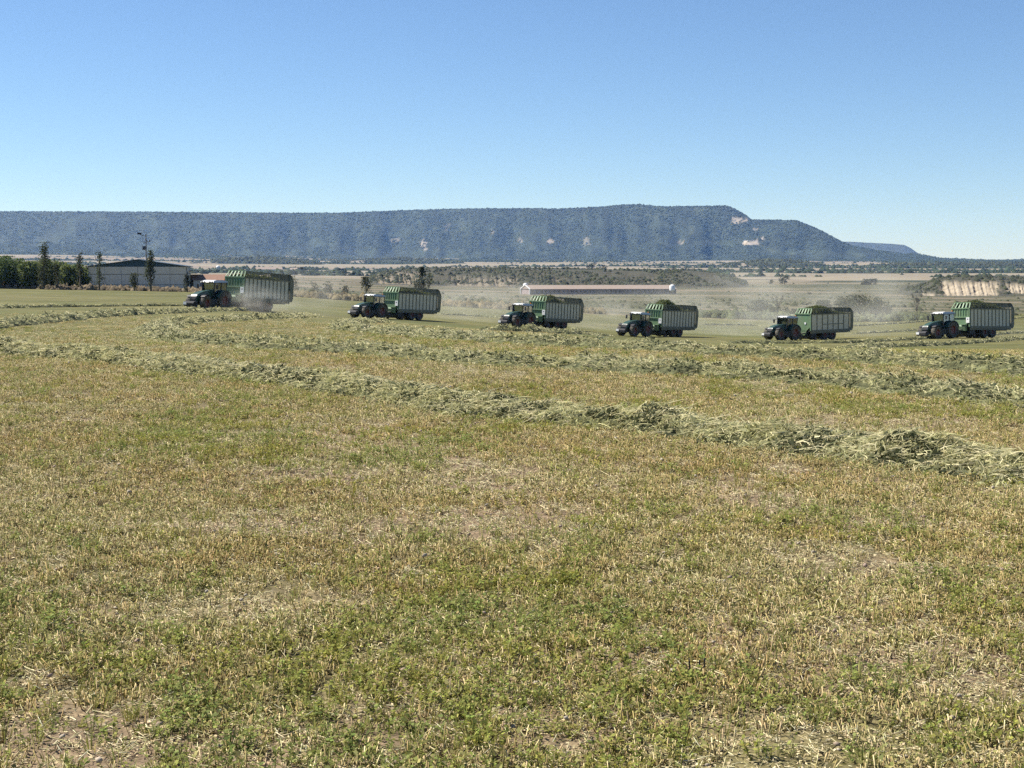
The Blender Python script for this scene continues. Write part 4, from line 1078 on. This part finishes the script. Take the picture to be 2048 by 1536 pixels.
    for q in range(segs):
        t = q / (segs - 1); c_ = o0 + D * ((t - .35) * Ln)[:, None] + bend * ((t - .4) ** 2 * Ln * 2)[:, None]
        w_ = (wd * (1.0 if q < segs - 1 else .5))[:, None]
        rows += [c_ - S_ * w_, c_ + S_ * w_]
    SV = np.stack(rows, 1)
    gz = zt(SV[:, :, 0].ravel(), SV[:, :, 1].ravel()).reshape(SV.shape[:2]) + .006
    SV[:, :, 2] = np.maximum(SV[:, :, 2], gz)
    f0 = np.array([[0, 1, 3, 2], [2, 3, 5, 4], [4, 5, 7, 6]]); SF = (f0[None] + (np.arange(cnt) * 8)[:, None, None]).reshape(-1, 4)
    pal = np.array([[.70, .64, .38], [.57, .54, .29], [.44, .435, .225], [.77, .70, .44], [.26, .27, .135], [.57, .50, .32]])
    cc = pal[r.choice(6, cnt, p=[.31, .22, .15, .18, .07, .07])] * (.75 + .5 * r.random((cnt, 1)))
    SC = np.repeat(cc[:, None], 8, 1).reshape(-1, 3)
    # leafy pieces
    cl = int(nl * Ltot * frac); k = pick(cl); c = np.clip(r.normal(0, .48, cl), -1.1, 1.1); ca = np.clip(np.abs(c), 0, .999) * np.sign(c)
    hgt = np.where(np.abs(c) < 1, surf(k, ca), 0.0); dist = dist_k[k]
    cx = P[k, 0] + Nn[k, 0] * c * wid[k] + T[k, 0] * r.random(cl) * step; cyy = P[k, 1] + Nn[k, 1] * c * wid[k] + T[k, 1] * r.random(cl) * step
    PP = np.stack([cx, cyy, zt(cx, cyy) + hgt * (.6 + .45 * r.random(cl)) + .012], 1)
    clump = fbm(s[k] * 2.8, c * 2.2, seed + 9, 2)
    lc = np.where((clump > .55)[:, None], np.array([[.085, .095, .047]]), np.array([[.39, .38, .20]])) * (.6 + .8 * r.random((cl, 1)))
    size = (.010 + .016 * r.random(cl)) * np.interp(dist, [10, 30, 60, 150], [1.1, 1.3, 1.8, 3.0])
    LV, LF, LC = leaf_cloud(PP, size, lc, r, 1.5)
    LV[:, 2] = np.maximum(LV[:, 2], zt(LV[:, 0], LV[:, 1]) + .005)
    me = mesh_np('hay_strands', np.r_[SV.reshape(-1, 3), LV] - org, [SF, LF + len(SV) * 8], M['hay'], np.r_[SC, LC])
    tag(link('hay_strands', me, root), kind='stuff')
for q, nm in enumerate(W_SPEC): windrow(nm, 400 + 17 * q)

# ------------------------------------------------------------------ stubble, regrowth, litter and stones of the near field (instanced masses)
def prism_stem(V, F, C, base, tip, r0, r1, c0, c1):
    base = Vector(base); tip = Vector(tip); d = (tip - base).normalized(); up = Vector((1, 0, 0)) if abs(d.x) < .8 else Vector((0, 1, 0))
    a = d.cross(up).normalized(); b = d.cross(a); i = len(V)
    for p, q, c in ((base, r0, c0), (tip, r1, c1)):
        for k in range(3):
            t = 2 * math.pi * k / 3; V.append(tuple(p + (a * math.cos(t) + b * math.sin(t)) * q)); C.append(c)
    for k in range(3):
        k2 = (k + 1) % 3; F.append((i + k, i + k2, i + 3 + k2, i + 3 + k))
    F.append((i + 3, i + 4, i + 5, i + 5))
def tuft(kind, seed):
    r = random.Random(seed); V, F, C = [], [], []
    def jit(c, a=.25):
        k = 1 + r.uniform(-a, a); return tuple(x * k * (1 + r.uniform(-.06, .06)) for x in c)
    def leafq(p, d, up, L_, W_, c):
        p = Vector(p); d = Vector(d).normalized(); s = d.cross(Vector(up)); s = s.normalized() if s.length > 1e-4 else Vector((1, 0, 0)); i = len(V)
        for q in (p, p + d * L_ * .5 + s * W_, p + d * L_, p + d * L_ * .5 - s * W_): V.append(tuple(q)); C.append(c)
        F.append((i, i + 1, i + 2, i + 3))
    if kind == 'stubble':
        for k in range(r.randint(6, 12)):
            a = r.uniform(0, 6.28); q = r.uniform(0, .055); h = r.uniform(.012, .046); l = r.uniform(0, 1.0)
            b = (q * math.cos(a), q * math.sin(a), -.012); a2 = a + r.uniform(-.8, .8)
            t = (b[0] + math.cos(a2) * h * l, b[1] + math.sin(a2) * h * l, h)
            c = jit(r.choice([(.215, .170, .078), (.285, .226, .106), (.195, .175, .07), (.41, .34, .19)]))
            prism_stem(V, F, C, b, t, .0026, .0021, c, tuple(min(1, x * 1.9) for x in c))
        for k in range(14):
            a = r.uniform(0, 6.28); q = r.uniform(0, .075)
            leafq((q * math.cos(a), q * math.sin(a), r.uniform(.004, .04)), (math.cos(a), math.sin(a), r.uniform(-.3, .6)), (r.uniform(-1, 1), r.uniform(-1, 1), 1), r.uniform(.010, .026), r.uniform(.003, .008), jit(r.choice([(.27, .245, .09), (.35, .295, .135), (.21, .21, .07)]), .4))
    elif kind == 'green':
        for k in range(r.randint(7, 12)):
            a = r.uniform(0, 6.28); q = r.uniform(0, .05); h = r.uniform(.025, .075); l = r.uniform(.1, .8)
            b = (q * math.cos(a), q * math.sin(a), -.01); t = (b[0] + math.cos(a) * h * l, b[1] + math.sin(a) * h * l, h)
            g = jit(r.choice([(.225, .255, .062), (.27, .28, .08), (.175, .215, .055)]))
            prism_stem(V, F, C, b, t, .0015, .001, g, g)
            for m in range(r.randint(3, 6)):
                f = r.uniform(.35, 1.05); p = tuple(b[z] + (t[z] - b[z]) * f for z in range(3)); a3 = r.uniform(0, 6.28)
                leafq(p, (math.cos(a3), math.sin(a3), r.uniform(-.2, .8)), (r.uniform(-.6, .6), r.uniform(-.6, .6), 1), r.uniform(.012, .024), r.uniform(.004, .008), jit(g, .35))
    elif kind == 'grass':
        for k in range(r.randint(10, 16)):
            a = r.uniform(0, 6.28); q = r.uniform(0, .03); h = r.uniform(.04, .10); l = r.uniform(.2, .9); g = jit(r.choice([(.23, .25, .065), (.29, .28, .09), (.19, .22, .06)]))
            b = Vector((q * math.cos(a), q * math.sin(a), -.01)); m_ = b + Vector((math.cos(a) * h * l * .35, math.sin(a) * h * l * .35, h * .7)); t = b + Vector((math.cos(a) * h * l, math.sin(a) * h * l, h * .95))
            s = Vector((-math.sin(a), math.cos(a), 0)) * .0018; i = len(V)
            for p, w_ in ((b, 1), (m_, .9), (t, .15)):
                V.append(tuple(p - s * w_)); V.append(tuple(p + s * w_)); C += [g, g]
            F.append((i, i + 1, i + 3, i + 2)); F.append((i + 2, i + 3, i + 5, i + 4))
    elif kind == 'litter':
        for k in range(r.randint(5, 9)):
            a = r.uniform(0, 6.28); q = r.uniform(0, .08); L_ = r.uniform(.008, .045); a2 = r.uniform(0, 6.28); z = r.uniform(.003, .018)
            b = (q * math.cos(a), q * math.sin(a), z); t = (b[0] + math.cos(a2) * L_, b[1] + math.sin(a2) * L_, z + r.uniform(-.004, .02))
            c = jit(r.choice([(.55, .48, .28), (.42, .36, .195), (.62, .56, .36), (.34, .305, .145)]))
            prism_stem(V, F, C, b, t, .0017, .0014, c, c)
        for k in range(10):
            a = r.uniform(0, 6.28); q = r.uniform(0, .09)
            leafq((q * math.cos(a), q * math.sin(a), r.uniform(.002, .014)), (math.cos(a * 3), math.sin(a * 3), r.uniform(-.2, .35)), (r.uniform(-.5, .5), r.uniform(-.5, .5), 1), r.uniform(.008, .02), r.uniform(.003, .007), jit((.47, .385, .22), .5))
    elif kind == 'stone':
        for k in range(r.randint(2, 4)):
            cx, cy_, R = r.uniform(-.07, .07), r.uniform(-.07, .07), r.uniform(.005, .017); c = jit(r.choice([(.38, .31, .23), (.33, .25, .18), (.42, .36, .28)]), .2); i = len(V)
            pts = [(0, 0, .75)] + [(math.cos(j * 1.2566 + k), math.sin(j * 1.2566 + k), .25) for j in range(5)] + [(0, 0, -.4)]
            for p in pts: V.append((cx + p[0] * R * r.uniform(.7, 1.25), cy_ + p[1] * R * r.uniform(.7, 1.25), p[2] * R * r.uniform(.7, 1.2))); C.append(c)
            for j in range(5):
                j2 = (j + 1) % 5; F.append((i, i + 1 + j, i + 1 + j2, i + 1 + j2)); F.append((i + 6, i + 1 + j2, i + 1 + j, i + 1 + j))
    V = np.array(V); tri = [f[:3] for f in F if f[2] == f[3]]; quad = [f for f in F if f[2] != f[3]]
    mm = {'stubble': 'stubble', 'green': 'green', 'grass': 'green', 'litter': 'litter', 'stone': 'stone'}[kind]
    return mesh_np('tuft_' + kind, V, [np.array(q) for q in (tri, quad) if len(q)], M[mm], np.array(C))
def instancer(name, label, kind, nvar, pts, rot, scl, seed):
    coll = bpy.data.collections.new(name + '_pieces')
    for k in range(nvar):
        o = bpy.data.objects.new(f'{name}_piece', tuft(kind, seed + k)); coll.objects.link(o)
    me = bpy.data.meshes.new(name); me.vertices.add(len(pts)); me.vertices.foreach_set('co', pts.astype(np.float32).ravel())
    a = me.attributes.new('rot', 'FLOAT_VECTOR', 'POINT'); a.data.foreach_set('vector', rot.astype(np.float32).ravel())
    a = me.attributes.new('scl', 'FLOAT_VECTOR', 'POINT'); a.data.foreach_set('vector', scl.astype(np.float32).ravel())
    a = me.attributes.new('idx', 'INT', 'POINT'); a.data.foreach_set('value', np.random.default_rng(seed).integers(0, nvar, len(pts)).astype(np.int32))
    o = link(name, me); tag(o, label, kind='stuff')
    ng = bpy.data.node_groups.new(name + '_nodes', 'GeometryNodeTree')
    ng.interface.new_socket('Geometry', in_out='INPUT', socket_type='NodeSocketGeometry'); ng.interface.new_socket('Geometry', in_out='OUTPUT', socket_type='NodeSocketGeometry')
    N, L = ng.nodes, ng.links; gi = N.new('NodeGroupInput'); go = N.new('NodeGroupOutput')
    ci = N.new('GeometryNodeCollectionInfo'); ci.inputs['Collection'].default_value = coll; ci.inputs['Separate Children'].default_value = True; ci.inputs['Reset Children'].default_value = True
    ip = N.new('GeometryNodeInstanceOnPoints'); ip.inputs['Pick Instance'].default_value = True
    def named(n, t):
        q = N.new('GeometryNodeInputNamedAttribute'); q.data_type = t; q.inputs['Name'].default_value = n; return q.outputs['Attribute']
    e = N.new('FunctionNodeEulerToRotation'); L.new(named('rot', 'FLOAT_VECTOR'), e.inputs[0])
    L.new(gi.outputs[0], ip.inputs['Points']); L.new(ci.outputs[0], ip.inputs['Instance']); L.new(named('idx', 'INT'), ip.inputs['Instance Index'])
    L.new(e.outputs[0], ip.inputs['Rotation']); L.new(named('scl', 'FLOAT_VECTOR'), ip.inputs['Scale']); L.new(ip.outputs[0], go.inputs[0])
    md = o.modifiers.new('scatter', 'NODES'); md.node_group = ng
def scatter(name, label, kind, nvar, rho, dmax, size, seed, mask=None, tilt=.12, falloff=1.25, dknee=9.0):
    r = np.random.default_rng(seed)
    dd = np.linspace(4.2, dmax, 4000); wdt = dd * .74 + 1.2
    den = rho * np.minimum(1, (dknee / dd) ** falloff) * (1 - .8 * sstep(22, 45, dd)) * wdt; cum = np.cumsum(den) * (dd[1] - dd[0]); n = int(cum[-1])
    d = np.interp(r.random(n) * cum[-1], cum, dd); x = (r.random(n) - .5) * (d * .74 + 1.2)
    if mask is not None:
        k = mask(x, d) > r.random(n); x, d = x[k], d[k]
    n = len(x); s = size * np.maximum(1, d / dknee) ** .30 * (.7 + .6 * r.random(n))
    rough = (fbm(x * 5, d * 5, 71, 3) - .5) * .05 * (1 - sstep(15, 40, np.hypot(x, d)))
    P = np.stack([x, d, zt(x, d) + rough], 1)
    rot = np.stack([r.normal(0, tilt, n), r.normal(0, tilt, n), r.random(n) * 6.283], 1)
    vz = np.interp(d, [8, 16, 30, 60], [1.0, .85, .6, .5]); scl = np.stack([s, s, s * vz * (.75 + .5 * r.random(n))], 1)
    instancer(name, label, kind, nvar, P, rot, scl, seed)
gm = lambda x, y: fbm(x * .62 + 5, y * .34, 83, 3)              # where the field is greener
bare = lambda x, y: fbm(x * 1.1, y * .8, 89, 3)                 # where soil shows
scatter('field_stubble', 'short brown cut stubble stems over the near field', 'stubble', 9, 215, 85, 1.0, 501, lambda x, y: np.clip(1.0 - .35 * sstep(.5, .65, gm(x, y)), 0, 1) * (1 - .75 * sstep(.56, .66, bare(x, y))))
scatter('green_regrowth', 'fresh green alfalfa shoots between the stubble', 'green', 7, 150, 70, .95, 521, lambda x, y: (.13 + .72 * sstep(.47, .67, gm(x, y))) * (1 - .7 * sstep(.56, .66, bare(x, y))))
scatter('grass_blades', 'thin yellow green grass blades between the stubble', 'grass', 6, 45, 45, .9, 541, lambda x, y: .25 + .75 * sstep(.42, .6, gm(x + 3, y)))
scatter('straw_litter', 'pale straw bits and dry leaf chips lying on the soil', 'litter', 7, 190, 80, 1.0, 561, None, .05)
scatter('field_stones', 'small pale stones on the bare soil', 'stone', 5, 20, 26, 1.0, 581, None, .3)
# three blackened stalks standing alone
def dark_stalks():
    x, y = hit(1402, 1366)
    root = empty('dead_stalk', (x, y, z1(x, y))); tag(root, 'three short blackened stalks standing up in the lower right stubble', 'stalk')
    for dx, h, l in ((-.028, .075, -.008), (.002, .07, .006), (.026, .078, .002)):
        MB().tube([(dx, 0, -.02), (dx + l, 0, h)], [.0042, .0036], 6).build('stem', M['black'], root)
dark_stalks()

# ------------------------------------------------------------------ dust kicked up by the machines, and the valley air
def dust(name, label, u, d, size, dens, zoff, seed, rz=0.0):
    p = at(u, d); sx, sy, sz = size; V = []; F = []; n, m = 16, 9
    for i in range(m + 1):
        f = math.pi * i / m
        for k in range(n): a = 2 * math.pi * k / n; V.append((math.sin(f) * math.cos(a), math.sin(f) * math.sin(a), -math.cos(f)))
    for i in range(m):
        for k in range(n): k2 = (k + 1) % n; F.append((i * n + k, i * n + k2, (i + 1) * n + k2, (i + 1) * n + k))
    me = bpy.data.meshes.new(name); me.from_pydata(V, [], F); me.update()
    o = link(name, me); o.location = (p.x, p.y, p.z + zoff); o.scale = size; o.rotation_euler = (0, 0, rz)
    tag(o, label, kind='stuff')
    mt = bpy.data.materials.new('field_dust'); mt.use_nodes = True; N, L = mt.node_tree.nodes, mt.node_tree.links
    N.remove(N['Principled BSDF']); pv = N.new('ShaderNodeVolumePrincipled'); pv.inputs['Color'].default_value = (.98, .96, .87, 1); pv.inputs['Anisotropy'].default_value = .3
    tc = N.new('ShaderNodeTexCoord'); gr = N.new('ShaderNodeTexGradient'); gr.gradient_type = 'SPHERICAL'; L.new(tc.outputs['Object'], gr.inputs[0])
    no = N.new('ShaderNodeTexNoise'); no.inputs['Scale'].default_value = 2.2; no.inputs['Detail'].default_value = 3
    mp = N.new('ShaderNodeMapping'); mp.inputs['Location'].default_value = (seed * 3.1, seed, 0); L.new(tc.outputs['Object'], mp.inputs[0]); L.new(mp.outputs[0], no.inputs['Vector'])
    mr = N.new('ShaderNodeMapRange'); mr.inputs[1].default_value = .38; mr.inputs[2].default_value = .68; L.new(no.outputs['Fac'], mr.inputs[0])
    mu = N.new('ShaderNodeMath'); mu.operation = 'MULTIPLY'; L.new(gr.outputs['Fac'], mu.inputs[0]); L.new(mr.outputs[0], mu.inputs[1])
    m2 = N.new('ShaderNodeMath'); m2.operation = 'MULTIPLY'; m2.inputs[1].default_value = dens; L.new(mu.outputs[0], m2.inputs[0])
    L.new(m2.outputs[0], pv.inputs['Density']); L.new(pv.outputs[0], N['Material Output'].inputs['Volume'])
    me.materials.append(mt)
dust('dust_cloud', 'pale dust puff between the leftmost tractor and its wagon', 505, 165, (5.0, 3.5, 2.3), .20, 1.0, 1)
dust('dust_cloud', 'thin dust drifting behind the leftmost wagon', 612, 180, (7.5, 6, 4), .07, 2.2, 2)
dust('dust_cloud', 'thin dust drifting behind the second wagon from the left', 965, 224, (15, 9, 5), .085, 2.6, 3)
dust('dust_cloud', 'thin dust drifting behind the third wagon from the left', 1245, 224, (15, 9, 5), .085, 2.6, 4)
dust('dust_cloud', 'broad dust haze behind the third wagon from the right', 1490, 224, (17, 9, 7), .11, 3.6, 5)
dust('dust_cloud', 'dust rising over the back of the second wagon from the right', 1735, 222, (12, 8, 6.5), .11, 4.0, 6)
dust('dust_cloud', 'low dust under the rightmost wagon', 1965, 190, (7, 5, 2), .13, .8, 7)
def haze():
    m = MB().box(-15900, 15900, -15900, 15900, -22, 460)
    hm = bpy.data.materials.new('valley_air'); hm.use_nodes = True; N, L = hm.node_tree.nodes, hm.node_tree.links
    N.remove(N['Principled BSDF']); pv = N.new('ShaderNodeVolumePrincipled')
    pv.inputs['Color'].default_value = (*HAZE_COLOR, 1); pv.inputs['Density'].default_value = HAZE_DENSITY; pv.inputs['Absorption Color'].default_value = (1, 1, 1, 1); pv.inputs['Anisotropy'].default_value = 0.15
    L.new(pv.outputs[0], N['Material Output'].inputs['Volume'])
    o = m.build('haze', hm); tag(o, 'thin bluish summer haze over the valley', kind='stuff')
haze()
